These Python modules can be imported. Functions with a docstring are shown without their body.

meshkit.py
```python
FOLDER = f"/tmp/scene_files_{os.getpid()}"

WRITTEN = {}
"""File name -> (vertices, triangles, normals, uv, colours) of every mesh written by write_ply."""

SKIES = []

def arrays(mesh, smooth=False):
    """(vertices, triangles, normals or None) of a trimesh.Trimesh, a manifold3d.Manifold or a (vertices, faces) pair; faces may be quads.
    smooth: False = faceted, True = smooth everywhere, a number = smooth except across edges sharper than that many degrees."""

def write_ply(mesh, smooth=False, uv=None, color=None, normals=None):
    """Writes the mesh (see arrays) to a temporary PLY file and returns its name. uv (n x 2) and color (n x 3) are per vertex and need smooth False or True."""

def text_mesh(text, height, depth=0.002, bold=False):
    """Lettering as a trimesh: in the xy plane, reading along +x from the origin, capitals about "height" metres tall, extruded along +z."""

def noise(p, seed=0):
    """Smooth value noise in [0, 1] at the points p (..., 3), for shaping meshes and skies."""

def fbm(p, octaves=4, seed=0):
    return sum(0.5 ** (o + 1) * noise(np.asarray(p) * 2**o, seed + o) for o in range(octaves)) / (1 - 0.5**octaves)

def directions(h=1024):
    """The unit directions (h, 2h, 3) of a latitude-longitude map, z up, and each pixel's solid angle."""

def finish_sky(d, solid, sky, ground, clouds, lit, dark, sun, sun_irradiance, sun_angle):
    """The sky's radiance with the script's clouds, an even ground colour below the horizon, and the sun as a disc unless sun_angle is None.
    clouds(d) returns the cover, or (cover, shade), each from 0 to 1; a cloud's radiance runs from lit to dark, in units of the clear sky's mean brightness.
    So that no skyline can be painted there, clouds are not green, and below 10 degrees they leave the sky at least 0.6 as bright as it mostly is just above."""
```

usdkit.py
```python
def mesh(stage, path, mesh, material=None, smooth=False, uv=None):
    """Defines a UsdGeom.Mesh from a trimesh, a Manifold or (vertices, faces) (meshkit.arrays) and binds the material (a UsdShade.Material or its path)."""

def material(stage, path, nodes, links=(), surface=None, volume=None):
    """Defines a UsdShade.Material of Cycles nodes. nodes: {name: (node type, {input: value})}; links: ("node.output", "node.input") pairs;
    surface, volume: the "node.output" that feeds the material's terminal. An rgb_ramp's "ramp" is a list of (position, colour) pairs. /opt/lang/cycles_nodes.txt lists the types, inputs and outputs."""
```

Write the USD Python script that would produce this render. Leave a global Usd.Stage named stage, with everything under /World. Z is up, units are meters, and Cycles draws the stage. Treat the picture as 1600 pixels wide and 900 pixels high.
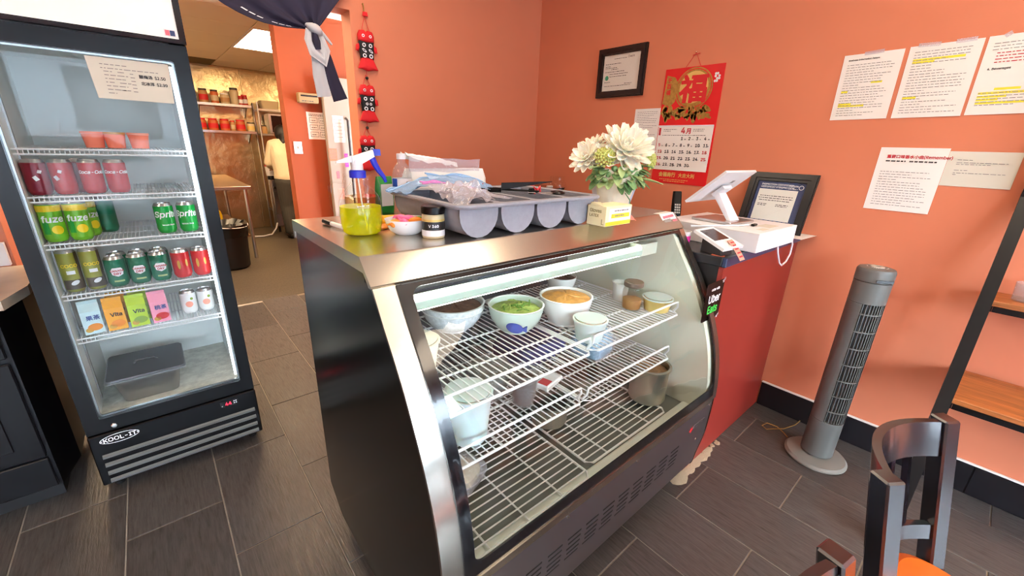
import math, glob, random, numpy as np, trimesh, manifold3d as m3, shapely
from shapely import affinity
from shapely.geometry import Polygon, Point, LineString, box as sbox
from scipy.interpolate import PchipInterpolator
import meshkit, usdkit
from pxr import Usd, UsdGeom, UsdLux, Gf, Sdf
rnd = random.Random(7)
stage = Usd.Stage.CreateInMemory()
UsdGeom.SetStageUpAxis(stage, UsdGeom.Tokens.z); UsdGeom.SetStageMetersPerUnit(stage, 1)
UsdGeom.Xform.Define(stage, '/World'); UsdGeom.Scope.Define(stage, '/World/Looks')
PI = math.pi
# ---------------------------------------------------------------- camera
CAM_H, F_PX, YAW, PITCH, ROLL, EXPOSURE = 1.465, 640.9, .8518, -.3319, .0348, 0.15
def camera():
    f = np.array([math.cos(YAW)*math.cos(PITCH), math.sin(YAW)*math.cos(PITCH), math.sin(PITCH)])
    r = np.cross(f, [0,0,1]); r /= np.linalg.norm(r); u = np.cross(r, f)
    c, s = math.cos(ROLL), math.sin(ROLL); r, u = c*r+s*u, -s*r+c*u
    cam = UsdGeom.Camera.Define(stage, '/World/Camera')
    m = Gf.Matrix4d(*r,0, *u,0, *(-f),0, 0,0,CAM_H,1)
    cam.AddTransformOp().Set(m)
    cam.CreateHorizontalApertureAttr(36.0); cam.CreateVerticalApertureAttr(36.0*900/1600)
    cam.CreateFocalLengthAttr(36.0*F_PX/1600); cam.CreateClippingRangeAttr(Gf.Vec2f(.02, 200)); cam.CreateExposureAttr(EXPOSURE)
camera()
# ---------------------------------------------------------------- daylight and lamp strengths
SKY_COL, SKY_POW = (.74,.87,1.0), 10.0
ROOM_LAMP, KITCHEN_LAMP, CASE_LAMP, COOLER_LAMP, SIGN_LAMP = 10.5, 24.0, 6.5, 5.0, .12
sky = UsdLux.DomeLight.Define(stage, '/World/Sky'); sky.CreateIntensityAttr(SKY_POW); sky.CreateColorAttr(Gf.Vec3f(*SKY_COL))
# ---------------------------------------------------------------- materials
def lin(c):
    if isinstance(c, str): c = [int(c[i:i+2],16)/255 for i in (0,2,4)]
    else: return tuple(c)
    return tuple(x/12.92 if x<=.04045 else ((x+.055)/1.055)**2.4 for x in c)
MATS = {}
def mat(name, col, rough=.5, metal=0, var=None, bump=None, emit=None, rvar=None, tile=None, **kw):
    """var=(scale,amount[,(sx,sy,sz)]) tone variation by noise; bump=(scale,strength,dist[,(sx,sy,sz)]); tile: amount of tone change per object."""
    c = lin(col); n = {'p': ('principled_bsdf', {'base_color': c, 'roughness': rough, 'metallic': metal, **kw})}; L = []
    n['g'] = ('geometry', {})
    def noise(key, sc, stretch, detail=4):
        n[key+'m'] = ('mapping', {'scale': tuple(stretch)}); n[key] = ('noise_texture', {'scale': float(sc), 'detail': float(detail), 'roughness': .6})
        L.append(('g.position', key+'m.vector')); L.append((key+'m.vector', key+'.vector'))
    last = None
    if var:
        noise('v', var[0], var[2] if len(var)>2 else (1,1,1))
        lo, hi = tuple(max(0,x*(1-var[1])) for x in c), tuple(min(1,x*(1+var[1])) for x in c)
        n['r'] = ('rgb_ramp', {'ramp': [(.3,lo),(.7,hi)]}); L.append(('v.fac','r.fac')); last = 'r.color'
    if tile:
        n['oi'] = ('object_info', {}); n['mr'] = ('map_range', {'from_min':0.,'from_max':1.,'to_min':1-tile,'to_max':1+tile})
        n['cx'] = ('combine_xyz', {}); n['mm'] = ('mix', {'mix_type':'multiply','fac':1.0,'color1':c})
        L += [('oi.random','mr.value'),('mr.result','cx.x'),('mr.result','cx.y'),('mr.result','cx.z'),('cx.vector','mm.color2')]
        if last: L.append((last,'mm.color1'))
        last = 'mm.color'
    if last: L.append((last,'p.base_color'))
    if bump:
        noise('b', bump[0], bump[3] if len(bump)>3 else (1,1,1)); n['bp'] = ('bump', {'strength': float(bump[1]), 'distance': float(bump[2])})
        L += [('b.fac','bp.height'),('bp.normal','p.normal')]
    if rvar:
        noise('q', rvar[0], rvar[3] if len(rvar)>3 else (1,1,1)); n['rr'] = ('map_range', {'from_min':.3,'from_max':.7,'to_min':float(rvar[1]),'to_max':float(rvar[2])})
        L += [('q.fac','rr.value'),('rr.result','p.roughness')]
    if emit: n['p'][1].update({'emission_color': lin(emit[0]), 'emission_strength': float(emit[1])})
    MATS[name] = usdkit.material(stage, '/World/Looks/'+name, n, L, surface='p.BSDF'); return name
def pane(name, tint=(1,1,1), ior=1.45, rough=0.0, base=None, basefac=0.0):
    n = {'t': ('transparent_bsdf', {'color': tint}), 'g': ('glossy_bsdf', {'color': (1,1,1), 'roughness': rough}), 'f': ('fresnel', {'IOR': ior}), 'm': ('mix_closure', {}), 'ge': ('geometry', {}), 'iv': ('math', {'math_type':'subtract','value1':1.0}), 'mu': ('math', {'math_type':'multiply'})}
    L = [('ge.backfacing','iv.value2'),('f.fac','mu.value1'),('iv.value','mu.value2'),('mu.value','m.fac'),('t.BSDF','m.closure1'),('g.BSDF','m.closure2')]; out = 'm.closure'
    if base:
        n['d'] = ('diffuse_bsdf', {'color': lin(base)}); n['m2'] = ('mix_closure', {'fac': basefac})
        L += [('m.closure','m2.closure1'),('d.BSDF','m2.closure2')]; out = 'm2.closure'
    MATS[name] = usdkit.material(stage, '/World/Looks/'+name, n, L, surface=out); return name
W_ORANGE = mat('orange_paint','d07a58',.55, var=(1.3,.05), bump=(160,.12,.004))
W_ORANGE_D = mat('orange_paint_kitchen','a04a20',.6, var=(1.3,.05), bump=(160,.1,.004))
mat('red_panel','8e2a20',.42, var=(2,.05), bump=(220,.06,.002))
mat('ceiling_white','e9e2d4',.8); mat('kitchen_ceiling','e8dabb',.85, bump=(300,.1,.003)); mat('kitchen_vent','6a5b3a',.8)
mat('floor_tile','4a4440',.36, var=(9,.32,(14,1.2,1)), bump=(9,.35,.004,(16,1.3,1)), rvar=(7,.28,.46,(10,1.5,1)), tile=.14)
mat('grout','8f867a',.8, var=(20,.15)); mat('kitchen_floor','4c4338',.5, var=(14,.3,(6,1.5,1)), bump=(20,.3,.004,(6,1,1)))
mat('black_tile','17161a',.3, tile=.12); mat('caulk','e8e4de',.6); mat('plaster_crumb','b9ab90',.9, bump=(90,.8,.01))
mat('black_gloss','0c0c10',.16, coat_weight=.3); mat('black_satin','07070a',.27, specular_ior_level=.3); mat('black_matte','0e0e10',.6); mat('black_metal','09090b',.4, specular_ior_level=.3)
mat('edge_reflected_blue','2c3a5c',.35); mat('charcoal_top','24262c',.3)  # counter edge: the window's blue reflection is put into its colour
mat('steel','cfc8bc',.23,1)
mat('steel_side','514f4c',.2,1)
mat('steel_dark','b4b0b8',.3,1)
mat('stainless_wrap','cdb98e',.28,1, bump=(3.2,.28,.06), var=(1.2,.15)); mat('pot_steel','d2cec4',.28,1); mat('pan_steel','a9a9a8',.34,1)
mat('table_steel','b39f8c',.3,1); mat('chrome','dddddd',.12,1); mat('aluminium','d4d6d8',.25,1); mat('brass_wire','b08a50',.3,.6)
mat('white_wire','e6e8ea',.35); mat('liner','e4e6e2',.4); mat('liner_cream','dfe0cf',.4); mat('liner_grey','9a9792',.4, .3); mat('deck','dcdfd6',.35,.1); mat('deck_pan','7d7f7a',.35,.5)
mat('frost_floor','d9d8cc',.6, var=(28,.22), bump=(30,.5,.01))
mat('lamp_tube','f4fff4',.4, emit=('f2fff0',CASE_LAMP)); mat('lamp_housing','b9cdbf',.5); mat('led_strip','ffffff',.4, emit=('f4f8ff',COOLER_LAMP))
mat('sign_white','f2f1ea',.35, emit=('fffdf2',SIGN_LAMP)); mat('room_lamp','ffffff',.5, emit=('ffe9cc',ROOM_LAMP)); mat('kitchen_lamp','ffffff',.5, emit=('ffdcae',KITCHEN_LAMP))
mat('paper','e9e5de',.7); mat('paper_cream','d3cfbf',.7); mat('ink','4e4a4a',.8); mat('ink_grey','8d8886',.8); mat('ink_red','b8323a',.8); mat('marker','2b2b30',.7); mat('highlight','e8dc3c',.7); mat('ink_blue','3b4c86',.8)
mat('white_plastic','e8e8ea',.35); mat('white_gloss','eceaf0',.22); mat('white_card','e9e6e6',.5); mat('off_white','ddd6c6',.5); mat('grey_plastic','8e9098',.5, var=(60,.06)); mat('grey_inside','8f8d86',.55)
mat('fan_grey','62635f',.42); mat('fan_base','77736b',.5); mat('fan_dark','3a3a3a',.5); mat('fan_button','b9b3a8',.4)
mat('red_vivid','d11a22',.5); mat('red_card','d8121a',.35); mat('gold','b8954e',.32,.7, var=(60,.2)); mat('gold_soft','d9b96a',.4,.3); mat('pink','ef6f7c',.6); mat('hot_pink','f03aa0',.5); mat('salmon_paper','ee9c86',.6); mat('orange_note','ef7b5c',.6)
mat('red_cloth','d3161f',.75, bump=(500,.2,.002)); mat('black_cloth','1b1a20',.85); mat('navy_cloth','211c35',.85, bump=(400,.15,.002)); mat('grey_cloth','b9b9bf',.85, bump=(400,.15,.002)); mat('white_dye','dcdce2',.85)
mat('wood_board','a5602e',.45, var=(5,.35,(18,1.2,18)), bump=(8,.1,.002,(20,1,20)))
mat('orange_seat','d9641c',.38, var=(6,.15)); mat('chair_black','0b0b14',.22, specular_ior_level=.9, coat_weight=.8, coat_roughness=.12)
mat('skin','c48a6a',.55); mat('hair','15100e',.5); mat('cream_shirt','cfbf9f',.8, bump=(12,.25,.02)); mat('dark_trousers','3d3a34',.85, bump=(10,.3,.02)); mat('shoe_black','131211',.5); mat('apron_yellow','d9a520',.7)
mat('blue_trigger','2430c0',.35); mat('bottle_blue','1f55b8',.4); mat('snack_green','1f8a34',.35); mat('candy_yellow','f0b52c',.35); mat('candy_pink','e8659a',.35); mat('candy_green','69b83a',.35); mat('candy_orange','ef8a2c',.35); mat('candy_white','eeeeee',.35)
mat('petal','fbf6e2',.6, subsurface_weight=.15, subsurface_scale=.004); mat('petal_heart','efeac4',.6); mat('bud','b9bf6a',.7, bump=(300,.5,.003)); mat('leaf','7fa670',.5); mat('leaf_dark','587f4e',.55); mat('leaf_light','a3ba7c',.5); mat('pot_paper','dfd5c0',.7, var=(14,.1)); mat('pot_grey','b7b9cc',.7, var=(25,.12)); mat('stem','5c4a34',.7)
mat('box_cream','ece3b4',.55); mat('box_yellow','e2d13a',.5); mat('screen_dark','3a2f2c',.12); mat('print_navy','2c3c6a',.5); mat('frame_black','121214',.28)
mat('can_red','a8040f',.28,.08); mat('can_red_dark','7e1028',.3,.08); mat('can_green','0c9a3e',.26,.08); mat('can_lime','6fb52a',.28,.08); mat('can_yellow','f0cf1e',.35,.08); mat('can_teal','0e6b4c',.28,.08); mat('can_olive','8f8f35',.4,.08); mat('can_brown','4a3a2a',.4,.08); mat('can_gold','c99a3a',.3,.08); mat('can_herbal','c41d1d',.3,.08); mat('lid_dark','5b5a5e',.35,.7)
mat('carton_blue','cfe6ea',.5); mat('carton_orange','f0a521',.5); mat('carton_lime','b6d430',.5); mat('carton_pink','f39ab4',.5); mat('fruit_green','7c9a2a',.5); mat('fruit_orange','ea8a1f',.5)
mat('freezer_white','a39a8c',.35); mat('dispenser_beige','a08a62',.5); mat('bowl_white','e8e9e8',.25, coat_weight=.3); mat('bowl_blue_print','d9dde2',.28, var=(70,.2), coat_weight=.3); mat('bowl_green','c6d6cc',.3, coat_weight=.3); mat('bowl_cobalt','2f4b96',.3)
mat('meat','6b4a3a',.5, var=(60,.4), bump=(80,.6,.006)); mat('greens','a9bd62',.6, var=(80,.3), bump=(90,.6,.006)); mat('leafy','5d8a34',.6); mat('stew','c9914f',.35, var=(50,.25), bump=(60,.4,.005)); mat('dark_food','3b3532',.4); mat('broth','8b6a48',.2, var=(40,.3))
mat('yellow_tub','d9bf72',.45); mat('cap_brown','6a5a4e',.45); mat('navy_pack','2a3468',.5); mat('blue_pack','6fb3d6',.4)
mat('jar_red','b5271c',.35); mat('jar_orange','c9652a',.4); mat('jar_tan','b98a52',.4); mat('jar_dark','2c2621',.4); mat('jar_pale','cdbb92',.4)
mat('marble_top','b9a894',.35, var=(5,.18)); mat('cabinet_dark','0a0a0e',.35, specular_ior_level=.3); mat('bag_black','0d0d0f',.3); mat('bin_black','111113',.45)
mat('amber','b8863c',.25, transmission_weight=.5, ior=1.33)
mat('water','e8eef0',.02, transmission_weight=1.0, ior=1.33); mat('asphalt','8c8c8c',.9); mat('car_white','e6e8ea',.25, coat_weight=.5); mat('car_glass','1a2028',.08); mat('far_wall','9aa0a4',.8); mat('rubber','101010',.7); mat('digit_red','ff2a3a',.4, emit=('ff2038',3.0)); mat('uber_green','35c24a',.6)
mat('seal_green','3aa57e',.6); mat('mat_white','f0eee8',.6); mat('box_print','9a9060',.7); mat('ziploc_blue','8fb6dd',.3); mat('ziploc_pink','dd86c4',.3); mat('black_label','1b1a1a',.4)
pane('glass_case', (.97,.985,.975), 1.42); pane('glass_cooler', (.95,.97,.97), 1.36); pane('glass_window', (.98,.99,1.), 1.35); pane('glass_clear', (.96,.97,.96), 1.4); pane('plastic_clear', (.93,.94,.94), 1.42, .08, 'e0e4e8', .10)
pane('bag_film', (.93,.93,.95), 1.45, .12, 'e6e4ee', .22); pane('film_blue', (.8,.88,.97), 1.45, .12, '9cc0e4', .45); mat('tub_film','d3d9d6',.35, subsurface_weight=.3, subsurface_scale=.01); pane('liquid_yellow', (.93,.95,.08), 1.3, .05, 'f0f000', .3); pane('tint_tea', (.86,.7,.45), 1.4); pane('tint_lid', (.55,.58,.62), 1.45, .05, '6a6f78', .55)
# ---------------------------------------------------------------- prims
INV, USED = {}, {}
def numbered(path):
    k = USED.get(path, 0); USED[path] = k+1
    return path if k == 0 else '%s_%03d' % (path, k)
def thing(name, label, cat, loc=(0,0,0), rotz=0, M=None, group=None, kind=None, local=False):
    path = numbered('/World/'+name); x = UsdGeom.Xform.Define(stage, path)
    if M is None:
        c, s = math.cos(rotz), math.sin(rotz); M = np.array([[c,-s,0,loc[0]],[s,c,0,loc[1]],[0,0,1,loc[2]],[0,0,0,1.]])
    M = np.array(M, float); x.AddTransformOp().Set(Gf.Matrix4d(*M.T.ravel().tolist()))
    INV[path] = None if local else np.linalg.inv(M)
    p = x.GetPrim()
    if label: p.SetCustomDataByKey('label', label)
    if cat: p.SetCustomDataByKey('category', cat)
    if group: p.SetCustomDataByKey('group', group)
    if kind: p.SetCustomDataByKey('kind', kind)
    return path
def tm(mesh):
    if hasattr(mesh, 'to_mesh'):
        q = mesh.to_mesh(); return trimesh.Trimesh(q.vert_properties[:,:3], q.tri_verts, process=False)
    return mesh
def cat(*ms): return trimesh.util.concatenate([tm(x) for m in ms for x in (m if isinstance(m,(list,tuple)) else [m])])
def obj(name, mesh, material, parent='/World', smooth=30, label=None, category=None, group=None, kind=None):
    if isinstance(mesh, (list, tuple)): mesh = cat(*mesh)
    mesh = tm(mesh); path = numbered(parent+'/'+name)
    root = '/'.join(parent.split('/')[:3]); inv = INV.get(root)
    if inv is not None: mesh = mesh.copy(); mesh.apply_transform(inv)
    p = usdkit.mesh(stage, path, mesh, MATS[material], smooth=smooth).GetPrim()
    for k, v in (('label',label),('category',category),('group',group),('kind',kind)):
        if v: p.SetCustomDataByKey(k, v)
    return path
def struct(name, mesh, material, smooth=False, parent='/World'): return obj(name, mesh, material, parent, smooth, kind='structure' if parent=='/World' else None)
def dup(src, loc, rotz=0, label=None, group=None, M=None):
    name = src.split('/')[2]; was = stage.GetPrimAtPath(src).GetCustomData()
    base = name[:-4] if name[-3:].isdigit() and name[-4]=='_' else name
    r = thing(base, label or was.get('label'), was.get('category'), loc, rotz, M, group or was.get('group'), local=True)
    q = stage.GetPrimAtPath(r); q.GetReferences().AddInternalReference(src); q.SetInstanceable(True); return r
# ---------------------------------------------------------------- shapes
def T(m, loc=(0,0,0), rz=0, rx=0, ry=0, s=None):
    m = tm(m).copy()
    if s is not None: m.apply_scale(s)
    for a, ax in ((rx,(1,0,0)),(ry,(0,1,0)),(rz,(0,0,1))):
        if a: m.apply_transform(trimesh.transformations.rotation_matrix(a, ax))
    m.apply_translation(loc); return m
def hull(p): return trimesh.convex.convex_hull(np.asarray(p, float))
def bx(x0,x1,y0,y1,z0,z1, c=0.0):
    if c <= 0:
        m = trimesh.creation.box((x1-x0,y1-y0,z1-z0)); m.apply_translation(((x0+x1)/2,(y0+y1)/2,(z0+z1)/2)); return m
    c = min(c, (x1-x0)*.45, (y1-y0)*.45, (z1-z0)*.45); P = []
    for x,sx in ((x0,1),(x1,-1)):
        for y,sy in ((y0,1),(y1,-1)):
            for z,sz in ((z0,1),(z1,-1)): P += [(x+sx*c,y+sy*c,z),(x+sx*c,y,z+sz*c),(x,y+sy*c,z+sz*c)]
    return hull(P)
def tube(P, r, n=8, closed=False):
    P = np.asarray(P, float); N = len(P); R = np.full(N, r) if np.ndim(r)==0 else np.asarray(r, float)
    t = np.zeros_like(P)
    for i in range(N):
        a = P[(i-1)%N] if closed or i>0 else P[i]; b = P[(i+1)%N] if closed or i<N-1 else P[i]
        t[i] = (b-a)/max(np.linalg.norm(b-a),1e-9)
    u = np.cross(t[0], [0,0,1]) if abs(t[0][2])<.9 else np.cross(t[0],[1,0,0]); V = []
    for i in range(N):
        u = u-(u@t[i])*t[i]; u /= np.linalg.norm(u); w = np.cross(t[i],u)
        V += [P[i]+R[i]*(math.cos(a)*u+math.sin(a)*w) for a in np.arange(n)*2*PI/n]
    Fc = []
    for i in range(N if closed else N-1):
        j = (i+1)%N
        for k in range(n):
            l = (k+1)%n; Fc += [(i*n+k,i*n+l,j*n+l),(i*n+k,j*n+l,j*n+k)]
    if not closed:
        V += [P[0],P[-1]]; a,b = len(V)-2,len(V)-1
        for k in range(n):
            l=(k+1)%n; Fc += [(a,l,k),(b,(N-1)*n+k,(N-1)*n+l)]
    return trimesh.Trimesh(V, Fc, process=False)
def lathe(prof, n=32, loc=(0,0,0), sx=1, sy=1):
    prof = [(max(r,0),z) for r,z in prof]; V=[]; Fc=[]
    for r,z in prof: V += [(r*math.cos(a)*sx,r*math.sin(a)*sy,z) for a in np.arange(n)*2*PI/n]
    for i in range(len(prof)-1):
        for k in range(n):
            l=(k+1)%n
            if prof[i][0]>1e-6: Fc.append((i*n+k,i*n+l,(i+1)*n+l) if prof[i+1][0]>1e-6 or True else None)
            if prof[i+1][0]>1e-6: Fc.append((i*n+k,(i+1)*n+l,(i+1)*n+k))
    m = trimesh.Trimesh(V,Fc,process=False); m.merge_vertices(); m.update_faces(m.nondegenerate_faces()); m.apply_translation(loc); return m
def closed_lathe(outer, inner, n=32, loc=(0,0,0), **k): return lathe(list(outer)+list(inner)[::-1], n, loc, **k)
def extr(poly, h, M=None, loc=None):
    ps = getattr(poly,'geoms',[poly]); m = cat([trimesh.creation.extrude_polygon(g, h, engine='earcut') for g in ps if g.area>1e-9])
    if M is not None: m.apply_transform(M)
    if loc is not None: m.apply_translation(loc)
    return m
def basis(ex, ey, o):
    ex, ey = np.array(ex,float), np.array(ey,float); ex/=np.linalg.norm(ex); ey = ey-(ey@ex)*ex; ey/=np.linalg.norm(ey); M = np.eye(4); M[:3,0],M[:3,1],M[:3,2],M[:3,3] = ex,ey,np.cross(ex,ey),o; return M
def wallB(y, z, x=2.6335, roll=0):   # local x to the picture's right (-y), local y up, local z off the wall on the right
    return basis((0,-math.cos(roll),math.sin(roll)), (0,math.sin(roll),math.cos(roll)), (x,y,z))
def wallA(x, z, y=2.7665): return basis((1,0,0),(0,0,1),(x,y,z))   # faces -y
def sheet(G, th):
    """A thick skin from a grid of points (u, v, 3)."""
    G = np.asarray(G,float); nu,nv = G.shape[:2]
    du = np.gradient(G,axis=0); dv = np.gradient(G,axis=1); N = np.cross(du,dv); N /= np.maximum(np.linalg.norm(N,axis=-1,keepdims=True),1e-9)
    V = np.vstack([(G+N*th/2).reshape(-1,3),(G-N*th/2).reshape(-1,3)]); o = nu*nv; Fc=[]
    for i in range(nu-1):
        for j in range(nv-1):
            a,b,c,d = i*nv+j,(i+1)*nv+j,(i+1)*nv+j+1,i*nv+j+1
            Fc += [(a,b,c),(a,c,d),(o+a,o+c,o+b),(o+a,o+d,o+c)]
    E = [(i*nv) for i in range(nu)], [(i*nv+nv-1) for i in range(nu)], [j for j in range(nv)], [(nu-1)*nv+j for j in range(nv)]
    for e,fl in zip(E,(1,0,0,1)):
        for a,b in zip(e[:-1],e[1:]):
            q = [(a,o+a,o+b),(a,o+b,b)]; Fc += q if not fl else [t[::-1] for t in q]
    m = trimesh.Trimesh(V,Fc,process=False); m.fix_normals(); return m
def arc(c, r, a0, a1, n=8): return [(c[0]+r*math.cos(a), c[1]+r*math.sin(a)) for a in np.linspace(a0,a1,n)]
def rrect(w, h, r, n=6, cx=0, cy=0):
    return Polygon(sum([arc((cx+sx*(w/2-r),cy+sy*(h/2-r)),r,a,a+PI/2,n) for sx,sy,a in ((1,1,0),(-1,1,PI/2),(-1,-1,PI),(1,-1,1.5*PI))],[]))
FONTS = {}
def text(s, height, depth=.0006, font='Inter.woff2', bold=False, center=False):
    from PIL import Image, ImageDraw, ImageFont
    if font not in FONTS: FONTS[font] = ImageFont.truetype(glob.glob('/opt/blender-*/*/datafiles/fonts/'+font)[0], 64)
    f = FONTS[font]; x0,y0,x1,y1 = f.getbbox(s, anchor='ls', stroke_width=2*bold)
    im = Image.new('L',(x1-x0+8,y1-y0+8)); ImageDraw.Draw(im).text((4-x0,4-y0), s, 255, f, anchor='ls', stroke_width=2*bold)
    on = np.pad(np.asarray(im)>127,((0,0),(1,1))).astype(np.int8); rows,st = np.nonzero(np.diff(on,axis=1)==1); en = np.nonzero(np.diff(on,axis=1)==-1)[1]
    sh = shapely.union_all(shapely.box(st,-rows-1,en,-rows)).buffer(.6).buffer(-.6).simplify(.9); k = height/46.7
    sh = affinity.affine_transform(sh,[k,0,0,k,(x0-4)*k,(4-y0)*k])
    if center: sh = affinity.translate(sh, -(sh.bounds[0]+sh.bounds[2])/2, -(sh.bounds[1]+sh.bounds[3])/2)
    return extr(sh, depth)
CJK = 'Noto Sans CJK*'
def wrap(m, r):   # bends flat lettering in the xy plane round a can: x becomes the angle, local z the radius; front faces -y
    m = m.copy(); v = m.vertices; a = v[:,0]/r - PI/2; rad = r+v[:,2]
    m.vertices = np.c_[rad*np.cos(a), rad*np.sin(a), v[:,1]]; return m
def bars(rows, h, z=.0004, word=.012, seed=0):
    """Lines of print too small to read: short word-like bars. rows: (x, y, length)."""
    r = random.Random(seed); M = []
    for x,y,l in rows:
        e = x+l
        while x < e-.002:
            w = min(r.uniform(.4,1.5)*word, e-x); M.append(bx(x,x+w,y-h/2,y+h/2,0,z)); x += w+word*.3
    return cat(M)
def quad3(a,b,c,d,th):   # thin slab between four corners
    a,b,c,d = map(lambda q: np.array(q,float),(a,b,c,d)); n = np.cross(b-a,d-a); n = n/np.linalg.norm(n)*th
    return hull([a,b,c,d,a+n,b+n,c+n,d+n])
# ================================================================ the room
XW, YA = 2.634, 2.767          # right wall, back wall
fl = struct('floor', bx(-3.3,XW+.1,-3.3,8.3,-.12,-.0035), 'grout')
TW, TL = .3084, .612
for k in range(-5, 9):
    x0 = -.016+TW*k; off = 1.8005 if k%2 else 2.095
    for n in range(-6, 5):
        y0 = off+TL*n; xa, xb, ya, yb = x0+.0025, min(x0+TW-.0025, XW-.001), y0+.0025, min(y0+TL-.0025, 4.30)
        if xa > XW-.03 or yb < -.95 or ya > 4.15 or (ya > YA and (xa < -.5 or xb > 1.3)): continue
        obj('tile', bx(xa,xb,ya,yb,-.012,0,.0015), 'floor_tile', fl, smooth=False)
struct('floor_kitchen', bx(-1.6,XW+1.5,4.303,8.3,-.02,-.0005), 'kitchen_floor')
struct('floor_front', bx(-3.3,XW,-3.3,-1.26,-.02,-.0005), 'floor_tile')
struct('wall_right', bx(XW,XW+.12,-3.3,YA+.14,0,2.8), 'orange_paint')
wl = sbox(-3.3,0,XW,2.8).difference(sbox(-.52,-1,1.08,2.19))
struct('wall_back', extr(wl, .138, basis((1,0,0),(0,0,1),(0,YA+.138,0))), 'orange_paint')
struct('wall_left', bx(-3.42,-3.3,-3.3,YA,0,2.8), 'orange_paint')
wf = sbox(-3.3,0,XW,2.8).difference(shapely.union_all([sbox(-3.0,.45,-1.15,2.35), sbox(-1.05,.45,.75,2.35), sbox(.85,.02,1.9,2.3), sbox(2.0,.45,2.6,2.35)]))
struct('wall_front', extr(wf, .12, basis((1,0,0),(0,0,1),(0,-3.3,0))), 'orange_paint')
struct('ceiling', bx(-3.3,XW,-3.3,YA,2.8,2.9), 'ceiling_white')
for k,(a,b,c,d) in enumerate(((-3.0,-1.15,.45,2.35),(-1.05,.75,.45,2.35),(2.0,2.6,.45,2.35))):
    w = struct('window_%d'%(k+1), bx(a+.06,b-.06,-3.365,-3.358,c+.06,d-.06), 'glass_window')
    obj('window_frame', [bx(a,b,-3.4,-3.3,c,c+.06),bx(a,b,-3.4,-3.3,d-.06,d),bx(a,a+.06,-3.4,-3.3,c,d),bx(b-.06,b,-3.4,-3.3,c,d)], 'black_metal', w, smooth=False)
w = struct('door_1', bx(.93,1.82,-3.365,-3.355,.12,2.22), 'glass_window')
obj('door_frame', [bx(.85,.93,-3.4,-3.3,.02,2.3),bx(1.82,1.9,-3.4,-3.3,.02,2.3),bx(.85,1.9,-3.4,-3.3,2.22,2.3),bx(.85,1.9,-3.4,-3.3,.02,.12)], 'black_metal', w, smooth=False)
# black tile skirting with a white bead along its top
bb = struct('baseboard_right', bx(XW-.009,XW-.0005,-1.6,.64,0,.150), 'black_matte')
for k in range(8):
    y1 = .637-k*.3; obj('tile', bx(XW-.016,XW-.0092,y1-.297,y1,.002,.152,.002), 'black_tile', bb, smooth=False)
struct('trim_1', bx(XW-.017,XW-.0005,-1.6,.64,.1525,.161,.003), 'caulk')
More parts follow.
